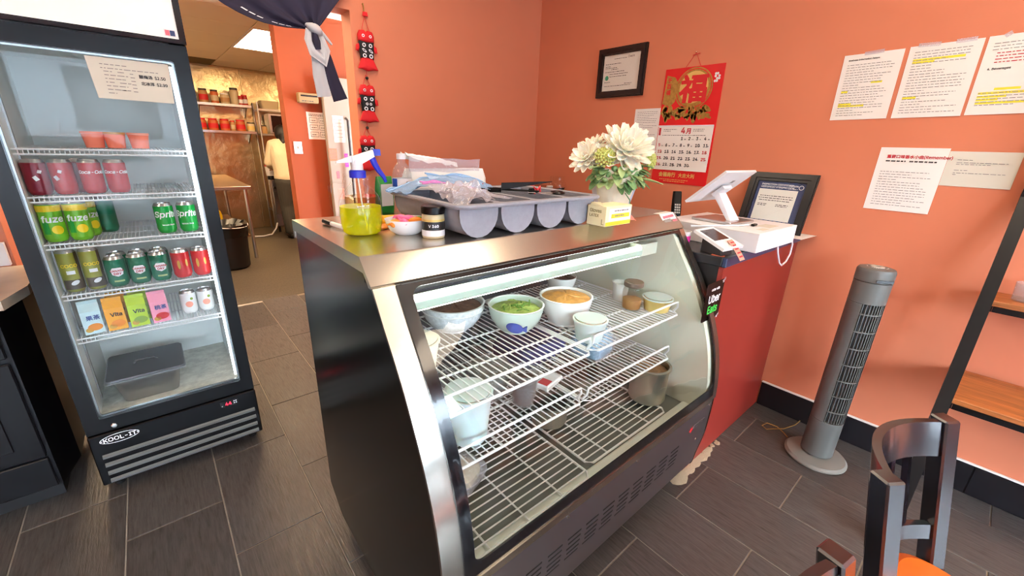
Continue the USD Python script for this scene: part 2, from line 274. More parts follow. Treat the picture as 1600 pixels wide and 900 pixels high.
# kitchen shell
struct('wall_kitchen_left', bx(-1.6,-1.5,YA+.14,8.3,0,2.47), 'ceiling_white')
kb = struct('wall_kitchen_back', bx(-1.5,4.1,8.16,8.3,0,2.47), 'stainless_wrap')
for k in range(5):
    x0 = -1.05+1.22*k-.005; obj('panel', bx(x0-.01+.0,x0+1.2,8.145,8.159,.0,2.465,.003), 'stainless_wrap', kb, smooth=False)
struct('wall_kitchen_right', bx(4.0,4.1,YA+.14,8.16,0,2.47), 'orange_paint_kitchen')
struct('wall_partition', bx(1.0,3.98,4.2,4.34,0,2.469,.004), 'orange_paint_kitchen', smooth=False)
kc = struct('ceiling_kitchen', bx(-1.5,4.0,YA+.14,8.3,2.475,2.55), 'kitchen_ceiling')
for i in range(-2,7):
    for j in range(0,10):
        x0,y0 = 1.03+.6096*(i-1), 2.92+.52*0+.6096*j-.24
        xa,xb,ya,yb = max(x0,-1.49),min(x0+.6,3.99),max(y0,YA+.145),min(y0+.6,8.14)
        if xb-xa<.1 or yb-ya<.1 or (i==1 and j in (4,5)): continue
        obj('panel', bx(xa,xb,ya,yb,2.466,2.474,.002), 'kitchen_vent' if (i==0 and j==8) else 'kitchen_ceiling', kc, smooth=False)
def troffer(x0,x1,y0,y1,z,m,label):
    t = thing('ceiling_light', label, 'light', ((x0+x1)/2,(y0+y1)/2,z))
    obj('frame', [bx(x0,x1,y0,y0+.02,z-.012,z),bx(x0,x1,y1-.02,y1,z-.012,z),bx(x0,x0+.02,y0+.02,y1-.02,z-.012,z),bx(x1-.02,x1,y0+.02,y1-.02,z-.012,z)], 'white_plastic', t, smooth=False)
    obj('diffuser', bx(x0+.02,x1-.02,y0+.02,y1-.02,z-.009,z-.002), m, t, smooth=False)
troffer(1.03,1.6396,5.12,6.339,2.4745,'kitchen_lamp','glowing rectangular ceiling light panel over the kitchen')
troffer(2.25,2.86,5.12,6.339,2.4645,'kitchen_lamp','ceiling light panel hidden beyond the kitchen partition')
troffer(-.79,-.19,5.12,6.339,2.4645,'kitchen_lamp','ceiling light panel over the far left kitchen table')
troffer(-.05,.55,3.0,3.9,2.4645,'kitchen_lamp','added ceiling light panel just inside the kitchen doorway, brightening the aisle floor')  # unseen panel, added to brighten the tiles in the doorway
for k,(x,y) in enumerate(((.75,1.75),(1.55,-.25),(-1.6,.6),(1.9,-1.9))):
    troffer(x-.3,x+.3,y-.6,y+.6,2.7995,'room_lamp','ceiling light panel of the dining room, %s'%('above the display case','above the chairs','towards the left wall','near the entrance')[k])
# ---------------------------------------------------------------- outside the shop window
struct('ground', bx(-30,30,-40,-3.43,-.2,-.02), 'asphalt')
t = thing('parked_car', 'white car parked outside the shop window', 'car', (-1.2,-7.5,0))
body = [(-2.2,.35),(-2.15,.75),(-1.3,.9),(-.7,1.42),(.8,1.45),(1.6,.95),(2.15,.85),(2.2,.35)]
obj('body', extr(Polygon(body).buffer(.05), 1.7, basis((1,0,0),(0,0,1),(-1.2,-6.65,0))), 'car_white', t)
obj('side_glass', extr(Polygon([(-1.15,.93),(-.65,1.36),(.75,1.38),(1.35,.96)]), .02, basis((1,0,0),(0,0,1),(-1.2,-6.63,0))), 'car_glass', t)
for x in (-1.4,1.4): obj('wheel', T(lathe([(0,-.1),(.28,-.1),(.32,-.06),(.32,.06),(.28,.1),(0,.1)],28), (-1.2+x,-6.7,.31), rx=PI/2), 'rubber', t)
st = thing('street_building', 'pale building across the street from the shop', 'building', (0,-24,0))
obj('facade', bx(-30,30,-26,-24,-.02,6), 'far_wall', st)
for k in range(9): obj('window', bx(-26+k*6,-23+k*6,-23.99,-23.95,1.2,4.2), 'car_glass', st)
# ================================================================ curved glass display case
CX0, CX1, CYB, CZT = .325, 1.682, 1.44, 1.222
PR = np.array([(.838,1.162),(.787,1.08),(.73,.995),(.682,.911),(.631,.801),(.597,.70),(.580,.62),(.570,.54),(.567,.46),(.572,.30),(.592,.16),(.60,.10)])
_s = np.r_[0,np.cumsum(np.linalg.norm(np.diff(PR,axis=0),axis=1))]
PY, PZ = PchipInterpolator(_s, PR[:,0]), PchipInterpolator(_s, PR[:,1]); DY, DZ = PY.derivative(), PZ.derivative()
S_OF_Z = lambda z: float(np.interp(-z, -PR[:,1], _s))
def on_front(m):     # bends a flat piece (x, s, outward) onto the case's front
    m = tm(m).copy(); v = m.vertices; s = np.clip(v[:,1],0,_s[-1]); dy,dz = DY(s),DZ(s); l = np.hypot(dy,dz)
    m.vertices = np.c_[v[:,0], PY(s)+v[:,2]*dz/l, PZ(s)-v[:,2]*dy/l]; return m
def front_strip(poly, o0, o1, ref=.03):
    ps = getattr(poly,'geoms',[poly]); M=[]
    for g in ps:
        cs = m3.CrossSection([np.array(r.coords)[:-1] for r in [g.exterior,*g.interiors]], m3.FillRule.EvenOdd)
        M.append(on_front(m3.Manifold.extrude(cs, o1-o0).translate((0,0,o0)).refine_to_length(ref)))
    m = cat(M); m.fix_normals(); return m
case = thing('display_case', 'stainless refrigerated display case with curved glass front and wire shelves', 'display case', (1.0,1.0,0))
cur = [(float(PY(s)),float(PZ(s))) for s in np.linspace(0,_s[-1],40)]
side = Polygon([(1.33,.085),(1.435,.17),(1.435,1.164),(.845,1.164)]+cur+[(.62,.085)])
YZ = lambda x: basis((0,1,0),(0,0,1),(x,0,0))
obj('side_panel', extr(side, .018, YZ(CX0+.002)), 'steel_side', case, smooth=20)
obj('side_panel', extr(side, .018, YZ(CX1-.02)), 'steel_side', case, smooth=20)
inner = Polygon([(1.40,.40),(1.40,1.15),(.86,1.15)]+[(y+.012,z) for y,z in cur if z>.42]+[(.60,.40)])
obj('inner_wall', extr(inner, .05, YZ(CX0+.0205)), 'liner', case, smooth=20)
obj('inner_wall', extr(inner, .05, YZ(CX1-.0705)), 'liner_cream', case, smooth=20)
hood = Polygon([(1.447,1.165),(1.447,CZT-.004),(1.443,CZT),(.888,CZT),(.884,CZT-.003),(.834,1.166),(.836,1.160),(.848,1.160),(.872,1.188),(1.43,1.188),(1.43,1.165)])
obj('top_hood', extr(hood, CX1-CX0+.006, YZ(CX0-.003)), 'steel', case, smooth=12)
obj('hood_cheek', bx(CX0,CX0+.012,.875,1.43,1.166,1.188), 'steel_side', case, smooth=False)
sg0, sg1, sb0, sb1 = S_OF_Z(1.148), S_OF_Z(.533), S_OF_Z(.492), S_OF_Z(.468)
obj('stile', front_strip(sbox(CX0,.004,CX0+.054,sb0+.02), -.004, .004), 'steel', case)
obj('stile', front_strip(sbox(CX1-.034,.004,CX1,sb0+.02), -.004, .004), 'steel', case)
hole = Polygon(rrect(1.638-.412, sg1-sg0, .028, cx=(1.638+.412)/2, cy=(sg0+sg1)/2).exterior.coords)
obj('gasket', front_strip(sbox(CX0+.054,.006,CX1-.034,sb0).difference(hole), -.002, .003), 'black_gloss', case)
obj('gasket', front_strip(sbox(CX0+.054,.006,CX0+.066,sb0), .003, .009), 'black_gloss', case)
obj('curved_glass', front_strip(sbox(CX0+.056,.008,CX1-.036,sb0-.002), -.0085, -.0035, .05), 'glass_case', case)
obj('bottom_trim', front_strip(sbox(CX0+.054,sb0+.0,CX1-.034,sb1), -.004, .007), 'steel', case)
bp = obj('base_panel', front_strip(sbox(CX0+.02,sb1,CX1-.02,S_OF_Z(.115)), -.012, .001), 'steel_dark', case)
for g in range(11):
    x0 = .50+g*.086; M = []
    for r_ in range(5): M.append(front_strip(sbox(x0+.005*(r_%2),S_OF_Z(.345-.022*r_)-.0035,x0+.062,S_OF_Z(.345-.022*r_)+.0035), .0006, .0016))
    obj('vent', M, 'black_matte', case, smooth=False)
for x,z in ((.743,.45),(1.10,.452),(1.64,.45),(1.58,.30)):
    s = S_OF_Z(z); obj('screw', T(lathe([(0,0),(.005,0),(.0045,.002),(0,.003)],12), (x,float(PY(s))-.0012,z), rx=PI/2), 'chrome', case)
a = [(.017*(1 if i%2==0 else .42)*math.cos(PI/2+i*PI/5)+1.505, S_OF_Z(.385)+.017*(1 if i%2==0 else .42)*math.sin(PI/2+i*PI/5)) for i in range(10)]
obj('star_badge', front_strip(Polygon(a), .0012, .0022), 'red_vivid', case, label='small red star badge with silver script')
tx = text('American', .016, .0008, bold=True); tx.vertices[:,1] *= -1; tx.vertices[:,0] += .15*-tx.vertices[:,1]; tx.apply_translation((1.522,S_OF_Z(.392)+.010,.0012)); tx = on_front(tx); tx.fix_normals()
obj('badge_lettering', tx, 'aluminium', case, smooth=False, label='silver badge lettering')
obj('deck', bx(.396,1.611,.60,.668,.40,.428,.004), 'deck', case, smooth=False); obj('deck_pan', bx(.396,1.611,.6685,1.40,.40,.420,.003), 'deck_pan', case, smooth=False)
obj('base_body', bx(CX0+.022,CX1-.022,.64,1.40,.09,.398), 'black_matte', case, smooth=False)
obj('back_frame', [bx(.346,1.661,1.402,1.432,.10,.50),bx(.346,1.661,1.402,1.432,1.08,1.164),bx(.346,.42,1.402,1.432,.50,1.08),bx(1.59,1.661,1.402,1.432,.50,1.08)], 'liner_grey', case, smooth=False)
obj('sliding_door', bx(.42,1.02,1.405,1.411,.50,1.08), 'tint_lid', case, smooth=False); obj('sliding_door', bx(.99,1.59,1.416,1.422,.50,1.08), 'tint_lid', case, smooth=False)
obj('door_rail', [bx(.99,1.02,1.398,1.405,.50,1.08),bx(1.0,1.03,1.422,1.43,.50,1.08)], 'aluminium', case, smooth=False)
obj('inner_ceiling', bx(.396,1.611,.90,1.40,1.14,1.158), 'liner_grey', case, smooth=False)
lh = obj('lamp_housing', [bx(.40,1.46,.874,.93,1.066,1.092,.004)], 'lamp_housing', case)
obj('lamp_tube', bx(.40,1.45,.872,.896,1.0925,1.104,.004), 'lamp_tube', lh); obj('lamp_tube', bx(.42,1.44,.885,.92,1.059,1.0655), 'lamp_tube', lh)  # the lower glowing strip is added to light the case inside
obj('lamp_bracket', [bx(1.46,1.61,.90,.925,1.05,1.10),bx(1.45,1.47,.88,.93,1.06,1.11)], 'liner_cream', case, smooth=False)
obj('evaporator_cover', bx(.60,1.50,1.30,1.40,.95,1.13,.01), 'liner_grey', case)
for x,y in ((CX0+.036,1.275),(CX0+.05,.70),(CX1-.07,1.30),(CX1-.07,.70)):
    c = obj('caster', T(lathe([(0,-.012),(.026,-.012),(.031,-.006),(.031,.006),(.026,.012),(0,.012)],20),(x,y,.0315),ry=PI/2), 'rubber', case)
    obj('fork', [bx(x-.018,x-.014,y-.015,y+.015,.025,.082),bx(x+.014,x+.018,y-.015,y+.015,.025,.082),bx(x-.03,x+.03,y-.03,y+.03,.082,.0895)], 'chrome', c, smooth=False)
def rack(x0,x1,yf,yb,z,along_y=True,rail=True,step=.0235,parent=None):
    par = case if parent is None else parent; r = .0044
    fr = obj('rack', [tube([(x0+.02,yf,z),(x1-.02,yf,z),(x1,yf+.02,z),(x1,yb,z),(x0,yb,z),(x0,yf+.02,z)], r, 8, True)], 'white_wire', par)
    W=[]; Cb=[]
    if along_y:
        x=x0+step
        while x<x1-.01: W.append(tube([(x,yf+.001,z+.004),(x,yb,z+.004)],.0024,5)); x+=step
        for f in (.28,.55,.82): Cb.append(tube([(x0,yf+(yb-yf)*f,z+.0005),(x1,yf+(yb-yf)*f,z+.0005)],.0036,6))
    else:
        y=yf+step
        while y<yb-.01: W.append(tube([(x0,y,z+.004),(x1,y,z+.004)],.0026,5)); y+=step
        for f in (.2,.47,.74): Cb.append(tube([(x0+(x1-x0)*f,yf,z+.0005),(x0+(x1-x0)*f,yb,z+.0005)],.0032,6))
    obj('wires', W, 'white_wire', fr, kind='stuff'); obj('crossbars', Cb, 'white_wire', fr)
    if rail: obj('guard_rail', tube([(x0,yf+.03,z),(x0,yf+.012,z+.028),(x0+.006,yf+.012,z+.05),(x0+.03,yf+.012,z+.052),(x1-.03,yf+.012,z+.052),(x1-.006,yf+.012,z+.05),(x1,yf+.012,z+.028),(x1,yf+.03,z)], r, 8), 'white_wire', fr)
rack(.405,1.008,.735,1.33,.828); rack(1.018,1.575,.735,1.33,.828)
rack(.405,1.008,.752,1.33,.630); rack(1.018,1.560,.735,1.33,.630)
rack(.405,.936,.633,1.36,.437,False,False,.026); rack(.968,1.470,.668,1.36,.437,False,False,.026)
cd = thing('product_card', 'small white card with pink print taped to the right end of the steel hood', 'card', (1.62,.875,1.2))
obj('sheet', [quad3((1.562,.912,1.2226),(1.672,.918,1.2226),(1.672,.884,1.2232),(1.562,.884,1.2232),.0008),quad3((1.562,.8845,1.2226),(1.672,.8845,1.2226),(1.672,.846,1.1756),(1.562,.836,1.1634),.0008)], 'paper', cd, smooth=False)
obj('print', [quad3((1.575,.876,1.2132),(1.66,.879,1.2170),(1.66,.872,1.2084),(1.575,.869,1.2047),.0012), quad3((1.635,.862,1.1963),(1.67,.864,1.1988),(1.67,.850,1.1816),(1.635,.847,1.178),.0012)], 'pink', cd, smooth=False)
obj('picture', quad3((1.57,.866,1.2012),(1.625,.868,1.2037),(1.62,.850,1.1816),(1.575,.845,1.1755),.0011), 'grey_inside', cd, smooth=False)
# ================================================================ glass-door drinks cooler
FX0,FX1,FY = -.388,.202,2.13
co = thing('drinks_cooler', 'tall black glass-door drinks cooler with a white lit header and digital display', 'refrigerator', (-.09,2.45,0))
obj('cabinet', [bx(FX0,FX0+.035,2.178,2.76,.05,2.05),bx(FX1-.035,FX1,2.178,2.76,.05,2.05),bx(FX0+.035,FX1-.035,2.178,2.76,1.80,2.05),bx(FX0+.035,FX1-.035,2.73,2.76,.05,1.80),bx(FX0+.035,FX1-.035,2.178,2.73,.05,.31)], 'black_satin', co, smooth=False)
obj('liner', [bx(FX0+.036,FX0+.05,2.18,2.70,.345,1.74),bx(FX1-.05,FX1-.036,2.18,2.70,.345,1.74),bx(FX0+.05,FX1-.05,2.69,2.729,.311,1.79),bx(FX0+.05,FX1-.05,2.18,2.69,1.74,1.79)], 'liner', co, smooth=False)
obj('frosty_floor', bx(FX0+.036,FX1-.036,2.18,2.69,.311,.344), 'frost_floor', co, smooth=False, label='frost-covered interior floor')
dr = obj('door', extr(sbox(FX0+.002,.3,FX1-.002,1.778).difference(rrect(.491,1.362,.008,cx=-.0925,cy=1.041)), .042, basis((1,0,0),(0,0,1),(0,FY+.042,0))), 'black_satin', co, smooth=False)
obj('glass', bx(-.337,.152,FY+.012,FY+.018,.362,1.72), 'glass_cooler', dr, smooth=False)
obj('gasket', extr(rrect(.49,1.36,.008,cx=-.0925,cy=1.041).difference(rrect(.478,1.348,.008,cx=-.0925,cy=1.041)), .01, basis((1,0,0),(0,0,1),(0,FY+.03,0))), 'aluminium', dr, smooth=False)
lk = obj('lock', T(lathe([(0,0),(.011,0),(.011,.004),(.008,.007),(0,.008)],20),(-.30,FY-.0002,.319),rx=PI/2), 'chrome', dr)
obj('light_strip', bx(.139,.147,2.185,2.205,.37,1.71), 'led_strip', co, smooth=False); obj('side_rail', bx(-.3375,-.332,2.30,2.32,.37,1.71), 'aluminium', co, smooth=False)
hd = obj('header', [bx(FX0,FX1,FY-.012,2.176,1.783,1.797),bx(FX0,FX1,FY-.012,2.176,2.03,2.05),bx(FX0,FX0+.02,FY-.012,2.176,1.797,2.03),bx(FX1-.02,FX1,FY-.012,2.176,1.797,2.03),bx(FX0+.02,FX1-.02,2.14,2.176,1.797,2.03)], 'black_gloss', co, smooth=False)
obj('sign_panel', bx(FX0+.02,FX1-.02,FY-.008,2.139,1.797,2.03), 'sign_white', hd, smooth=False, label='white lit header panel')
st_ = obj('card_sticker', bx(.142,.176,FY-.0088,FY-.0082,1.803,1.826), 'white_card', hd, smooth=False)
obj('card_sticker', bx(.145,.158,FY-.0096,FY-.009,1.806,1.823), 'pink', hd, smooth=False); obj('card_sticker', bx(.159,.173,FY-.0096,FY-.009,1.806,1.823), 'print_navy', hd, smooth=False)
gr = obj('grille_panel', bx(FX0,FX1,FY-.004,2.176,.052,.292,.004), 'black_satin', co, smooth=False)
for z in (.190,.149,.108,.070): obj('louver', hull([(x,FY-.0045,z+dz) for x in (-.362,.186) for dz in (-.009,.009)]+[(x,FY-.012,z+dz) for x in (-.362,.186) for dz in (-.007,.003)]), 'fan_grey', co, smooth=False)
bd = obj('badge', T(extr(affinity.scale(Point(0,0).buffer(1,24),.062,.021),.002), (-.295,FY-.0042,.262), rx=PI/2), 'black_gloss', co)
e1,e2 = affinity.scale(Point(0,0).buffer(1,24),.062,.021), affinity.scale(Point(0,0).buffer(1,24),.059,.0185)
obj('badge_ring', T(extr(e1.difference(e2),.0006),(-.295,FY-.0063,.262),rx=PI/2), 'white_plastic', bd, smooth=False)
obj('badge_lettering', T(text('·KOOL-IT·',.017,.0006,bold=True,center=True),(-.295,FY-.0063,.262),rx=PI/2), 'white_plastic', bd, smooth=False)
ds = obj('display', bx(.055,.128,FY-.0062,FY-.0042,.248,.277), 'black_gloss', co, smooth=False)
obj('digits', T(text('44',.015,.0006,bold=True,center=True),(.087,FY-.0064,.262),rx=PI/2), 'digit_red', ds, smooth=False)
obj('display_keys', [bx(.108+.008*i,.113+.008*i,FY-.0068,FY-.0062,z,z+.005) for i in range(2) for z in (.255,.265)]+[bx(.06,.064,FY-.0068,FY-.0062,.253,.257)], 'white_plastic', ds, smooth=False)
for x,y in ((FX0+.04,2.2),(FX1-.04,2.2),(FX0+.04,2.7),(FX1-.04,2.7)): obj('foot', T(lathe([(0,0),(.018,0),(.018,.012),(.01,.016),(.01,.0495),(0,.0495)],16),(x,y,.0005)), 'rubber', co)
SHZ = (1.408,1.244,1.072,.872,.690)
for z in SHZ:
    x0,x1,yf,yb = FX0+.053,FX1-.053,2.218,2.66; zz = z-.006
    f = obj('shelf', [tube([(x0,yf,zz),(x1,yf,zz),(x1,yb,zz),(x0,yb,zz)],.0036,6,True),tube([(x0,yf,zz-.017),(x1,yf,zz-.017)],.0036,6)], 'white_wire', co)
    W=[]; x=x0+.0125
    while x<x1: W.append(tube([(x,yf-.0005,zz-.017),(x,yf-.0005,zz+.0028),(x,yb,zz+.0028)],.0017,5)); x+=.0125
    obj('wires', W+[tube([(x0,yf+(yb-yf)*q,zz),(x1,yf+(yb-yf)*q,zz)],.003,6) for q in (.33,.66)], 'white_wire', f, kind='stuff')
sp = thing('price_sheet', 'cream price sheet with handwritten drink prices inside the cooler door', 'sign', M=wallA(-.085,1.577,FY+.0112))
pg = hull([(-.003,.133,0),(0.219,.134,0),(.214,0,0),(.006,.002,0)]+[(-.003,.133,.0008),(0.219,.134,.0008),(.214,0,.0008),(.006,.002,.0008)])
PS = lambda m: T(m).apply_transform(wallA(-.085,1.577,FY+.0112))
obj('sheet', PS(pg), 'paper_cream', sp, smooth=False)
obj('printed_text', PS(T(bars([(.03,.112,.07)]+[(.03,.100,.16)]+[(.036,.09-.0115*i,.022+.014*(i%3)) for i in range(7)]+[(.072,.09-.0115*i,.02+.01*(i%2)) for i in range(6)]+[(.104,.088-.0115*i,.012) for i in range(6)],.0025,seed=3),(0,0,.0009))), 'ink_grey', sp, smooth=False)
try:
    hw = [T(text('酸梅汤  $2.50',.0092,.0005,CJK,True),(.128,.078,.001)), T(text('北冰洋  $2.99',.0092,.0005,CJK,True),(.130,.056,.001))]
except Exception:
    hw = [T(bars([(.128,.083,.075),(.130,.06,.075)],.01,seed=5),(0,0,.001))]
obj('handwriting', [PS(m) for m in hw], 'marker', sp, smooth=False, label='handwritten Chinese drink names with prices')
# ================================================================ drinks in the cooler
def can(name, label, loc, m, r=.0325, h=.122, group=None, deco=None, top='aluminium', rz=0, cat_='can'):
    t = thing(name, label, cat_, loc, rz, group=group, local=True)
    b = obj('body', lathe([(0,.003),(r*.74,.003),(r*.78,0),(r*.9,.007),(r,.016),(r,h-.014),(r*.98,h-.011)],28), m, t)
    obj('top', lathe([(r*.981,h-.0109),(r*.84,h-.001),(r*.83,h),(r*.79,h),(r*.76,h-.005),(0,h-.005)],28), top, t)
    obj('tab', bx(-.006,.006,-.018,.006,h-.0049,h-.0035,.0005), 'aluminium', t)
    for nm,mesh,mm in (deco or []): obj(nm, mesh, mm, b, smooth=False)
    return t
def lab(s,h,y,r,slant=0,bold=True,x=0,font='Inter.woff2'):
    m = text(s,h,.0005,font,bold,True); m.vertices[:,0] += slant*m.vertices[:,1]; m.apply_translation((x,y,.0003)); return wrap(m,r)
def patch(poly,r,z=.0003,h=.0004):
    cs = m3.CrossSection([np.array(poly.exterior.coords)[:-1]], m3.FillRule.EvenOdd); q = tm(m3.Manifold.extrude(cs,h).translate((0,0,z)).refine_to_length(.006)); return wrap(q,r)
R = .0325
CZ = lambda i: SHZ[i]+.0008-.0
cola = can('cola_can','bright red cola can with white script, right of the pair on the second shelf',(-.092,2.262,CZ(1)),'can_red',deco=[('script',lab('Coca-Cola',.0115,.078,R,.25),'white_plastic')],rz=.1,group='cola cans on the second cooler shelf')
dup(cola,(-.162,2.262,CZ(1)),.15,'bright red cola can with white script, left of the pair on the second shelf')
for k,(x,y,s) in enumerate(((-.238,2.262,'nearest of the dark group on the second shelf'),(-.304,2.262,'at the far left end of the second shelf'),(-.205,2.335,'standing behind the others on the second shelf'))):
    can('cola_can','dark red soda can with pale flecks, '+s,(x,y,CZ(1)),('can_red','can_red_dark','can_red_dark')[k],deco=[('fleck',patch(affinity.rotate(sbox(-.008,.05,.004,.066),30),R),'white_plastic'),('fleck',patch(affinity.rotate(sbox(.006,.075,.016,.086),-20),R),'white_plastic')],rz=-.4+.5*k)
def tea(label,loc,rz): return can('iced_tea_can',label,loc,'can_lime',.033,.148,group=None,rz=rz,deco=[('yellow_band',wrap(tm(m3.Manifold.extrude(m3.CrossSection([np.array([(-.103,.112),(.103,.112),(.103,.134),(-.103,.134)])]),.0004).translate((0,0,.0002)).refine_to_length(.008)),.033),'can_yellow'),('lettering',lab('fuze',.022,.085,.033,.1),'white_plastic'),('lemon',patch(Point(.006,.045).buffer(.016),.033),'can_yellow'),('green_patch',patch(sbox(-.034,.03,-.014,.075),.033,.0001,.0002),'can_green')])
tea('green and yellow iced tea can at the left end of the third shelf',(-.302,2.262,CZ(2)),.2)
tea('green and yellow iced tea can, second from the left on the third shelf',(-.234,2.262,CZ(2)),.1)
tea('green and yellow iced tea can half hidden behind two others on the third shelf',(-.215,2.335,CZ(2)),.5)
can('green_can','dark green can at the back of the third shelf beside the iced teas',(-.165,2.40,CZ(2)),'can_teal',.033,.148)
sd = [('lettering',lab('Sprite',.023,.075,R,.2),'white_plastic'),('small_print',lab('lemon lime',.006,.035,R,0),'white_plastic')]
s1 = can('lemon_soda_can','bright green lemon soda can at the right end of the third shelf',(.097,2.262,CZ(2)),'can_green',deco=sd,rz=-.15)
dup(s1,(.022,2.262,CZ(2)),.2,'bright green lemon soda can, second from the right on the third shelf')
c1 = can('coconut_drink_can','tall olive coconut drink can at the left end of the fourth shelf',(-.297,2.262,CZ(3)),'can_olive',.029,.165,rz=.1,deco=[('brown_base',patch(sbox(-.03,.012,.03,.05),.029),'can_brown'),('coconut',patch(affinity.rotate(affinity.scale(Point(.004,.038).buffer(.011),1.2,.7),30),.029,.0008),'white_plastic'),('lettering',lab('COCO',.012,.105,.029),'can_yellow'),('white_label',patch(sbox(-.012,.072,.012,.086),.029),'white_plastic'),('side_band',patch(sbox(.022,.012,.04,.155),.029),'can_brown')])
dup(c1,(-.236,2.262,CZ(3)),.15,'tall olive coconut drink can, second from the left on the fourth shelf')
gd = [('shield',patch(Polygon([(-.02,.068),(-.013,.078),(.013,.078),(.02,.068),(.017,.05),(0,.042),(-.017,.05)]),R),'white_plastic'),('lettering',lab('CANADA',.0075,.066,R+.0006),'can_red'),('lettering',lab('DRY',.0085,.054,R+.0006),'can_red'),('lower_print',patch(sbox(-.016,.02,.016,.027),R),'leaf_light')]
g1 = can('ginger_ale_can','teal ginger ale can with white shield, leftmost in the front row',(-.170,2.262,CZ(3)),'can_teal',deco=gd,rz=.1)
for x,y,s in ((-.101,2.262,'in the middle of the front row'),(-.033,2.262,'rightmost in the front row'),(-.165,2.335,'leftmost in the back row'),(-.096,2.335,'in the middle of the back row'),(-.028,2.335,'rightmost in the back row')):
    dup(g1,(x,y,CZ(3)),.05,'teal ginger ale can with white shield, '+s, 'ginger ale cans on the fourth shelf')
h1 = can('herbal_tea_can','red herbal tea can with gold print, left of two on the fourth shelf',(.040,2.262,CZ(3)),'can_herbal',.0325,.122,rz=.05,deco=[('gold_emblem',patch(affinity.scale(Point(-.012,.06).buffer(.009),.6,2.2),R),'can_gold'),('gold_emblem',patch(affinity.scale(Point(.016,.065).buffer(.008),.6,2.0),R),'can_gold')])
dup(h1,(.110,2.262,CZ(3)),-.1,'red herbal tea can with gold characters at the right end of the fourth shelf')
for x,s in ((.034,'left'),(.098,'right')):
    can('jelly_drink_can','small white can with a red fruit print, %s of two on the lowest shelf'%s,(x,2.30,CZ(4)),'bowl_white',.030,.105,deco=[('fruit_print',patch(Point(0,.045).buffer(.014),.030),'salmon_paper'),('leaf_print',patch(Point(.012,.07).buffer(.006),.030),'fruit_green')])
def carton(label,x,y,m,fruit,txt,rz,tm_='white_plastic'):
    t = thing('juice_carton',label,'carton',(x,y,CZ(4)+.0003),rz,local=True); w,d,h = .030,.026,.095
    b = obj('body', hull([(sx*w,sy*d,z) for sx in (-1,1) for sy in (-1,1) for z in (0,h)]+[(sx*w,sy*.003,h+.028) for sx in (-1,1) for sy in (-1,1)]), m, t, smooth=False)
    obj('top_fold', bx(-w,w,-.0028,.0028,h+.024,h+.040), m, t, smooth=False)
    obj('fruit_print', T(extr(affinity.scale(Point(.004,.028).buffer(.02),1.1,.75),.0005),(0,-d-.0002,0),rx=PI/2), fruit, b, smooth=False)
    obj('fruit_print', T(extr(affinity.scale(Point(-.014,.018).buffer(.012),1,.8),.0005),(0,-d-.0002,0),rx=PI/2), 'can_gold', b, smooth=False)
    obj('lettering', T(text(txt,.015,.0005,CJK if ord(txt[0])>999 else 'Inter.woff2',True,True),(.004,-d-.0002,.068),rx=PI/2), tm_, b, smooth=False)
carton('pale blue juice carton with fruit print at the left end of the lowest shelf',-.283,2.262,'carton_blue','fruit_orange','果茶',.12,'ink_blue')
carton('orange juice carton, second from the left on the lowest shelf',-.212,2.258,'carton_orange','fruit_orange','Vita',.06,'marker')
carton('lime green juice carton, third from the left on the lowest shelf',-.142,2.256,'carton_lime','fruit_green','Vita',.06,'marker')
carton('pink juice carton, fourth from the left on the lowest shelf',-.072,2.256,'carton_pink','red_vivid','桃茶',.1,'ink_blue')
carton('second orange juice carton at the back of the lowest shelf',-.205,2.33,'carton_orange','fruit_orange','Vita',.0,'marker')
carton('second lime green carton at the back of the lowest shelf',-.135,2.33,'carton_lime','fruit_green','Vita',.0,'marker')
for x,c,s in ((-.07,'stew','left'),(.0,'salmon_paper','middle'),(-.13,'orange_note','leftmost')):
    t = thing('snack_tub','orange lidded tub on the top shelf behind the price sheet, %s'%s,'tub',(x,2.29,SHZ[0]+.0008),local=True)
    obj('body', lathe([(0,0),(.026,0),(.032,.05),(0,.05)],24),'orange_note',t); obj('lid', lathe([(0,.0505),(.034,.0505),(.034,.058),(0,.058)],24), c, t)
pan = thing('steel_pan','deep stainless pan with a dark lid on the cooler floor','pan',(-.165,2.36,.345))
def rloft(secs,n=6):    # loft of rounded rectangles (cx,cy,w,d,r,z)
    V=[];N=4*n
    for cx,cy,w,d,r,z in secs: V += [(x,y,z) for x,y in list(rrect(w,d,r,n,cx,cy).exterior.coords)[:N]]
    Fc=[]
    for i in range(len(secs)-1):
        for k in range(N):
            l=(k+1)%N; Fc += [(i*N+k,i*N+l,(i+1)*N+l),(i*N+k,(i+1)*N+l,(i+1)*N+k)]
    for o,rev in ((0,True),((len(secs)-1)*N,False)):
        for k in range(1,N-1): Fc.append((o,o+k+1,o+k) if rev else (o,o+k,o+k+1))
    return trimesh.Trimesh(V,Fc,process=False)
obj('body', rloft([(-.168,2.36,.19,.22,.03,.3455),(-.168,2.36,.235,.26,.03,.46)]), 'pan_steel', pan)
obj('rim', rloft([(-.168,2.36,.275,.295,.015,.4605),(-.168,2.36,.275,.295,.015,.466)]), 'pan_steel', pan)
obj('lid', rloft([(-.168,2.36,.268,.288,.015,.4665),(-.168,2.36,.262,.28,.015,.474)]), 'lid_dark', pan)
obj('lid_handle', tube([(-.21,2.36,.474),(-.2,2.36,.487),(-.136,2.36,.487),(-.126,2.36,.474)],.004,6), 'lid_dark', pan)
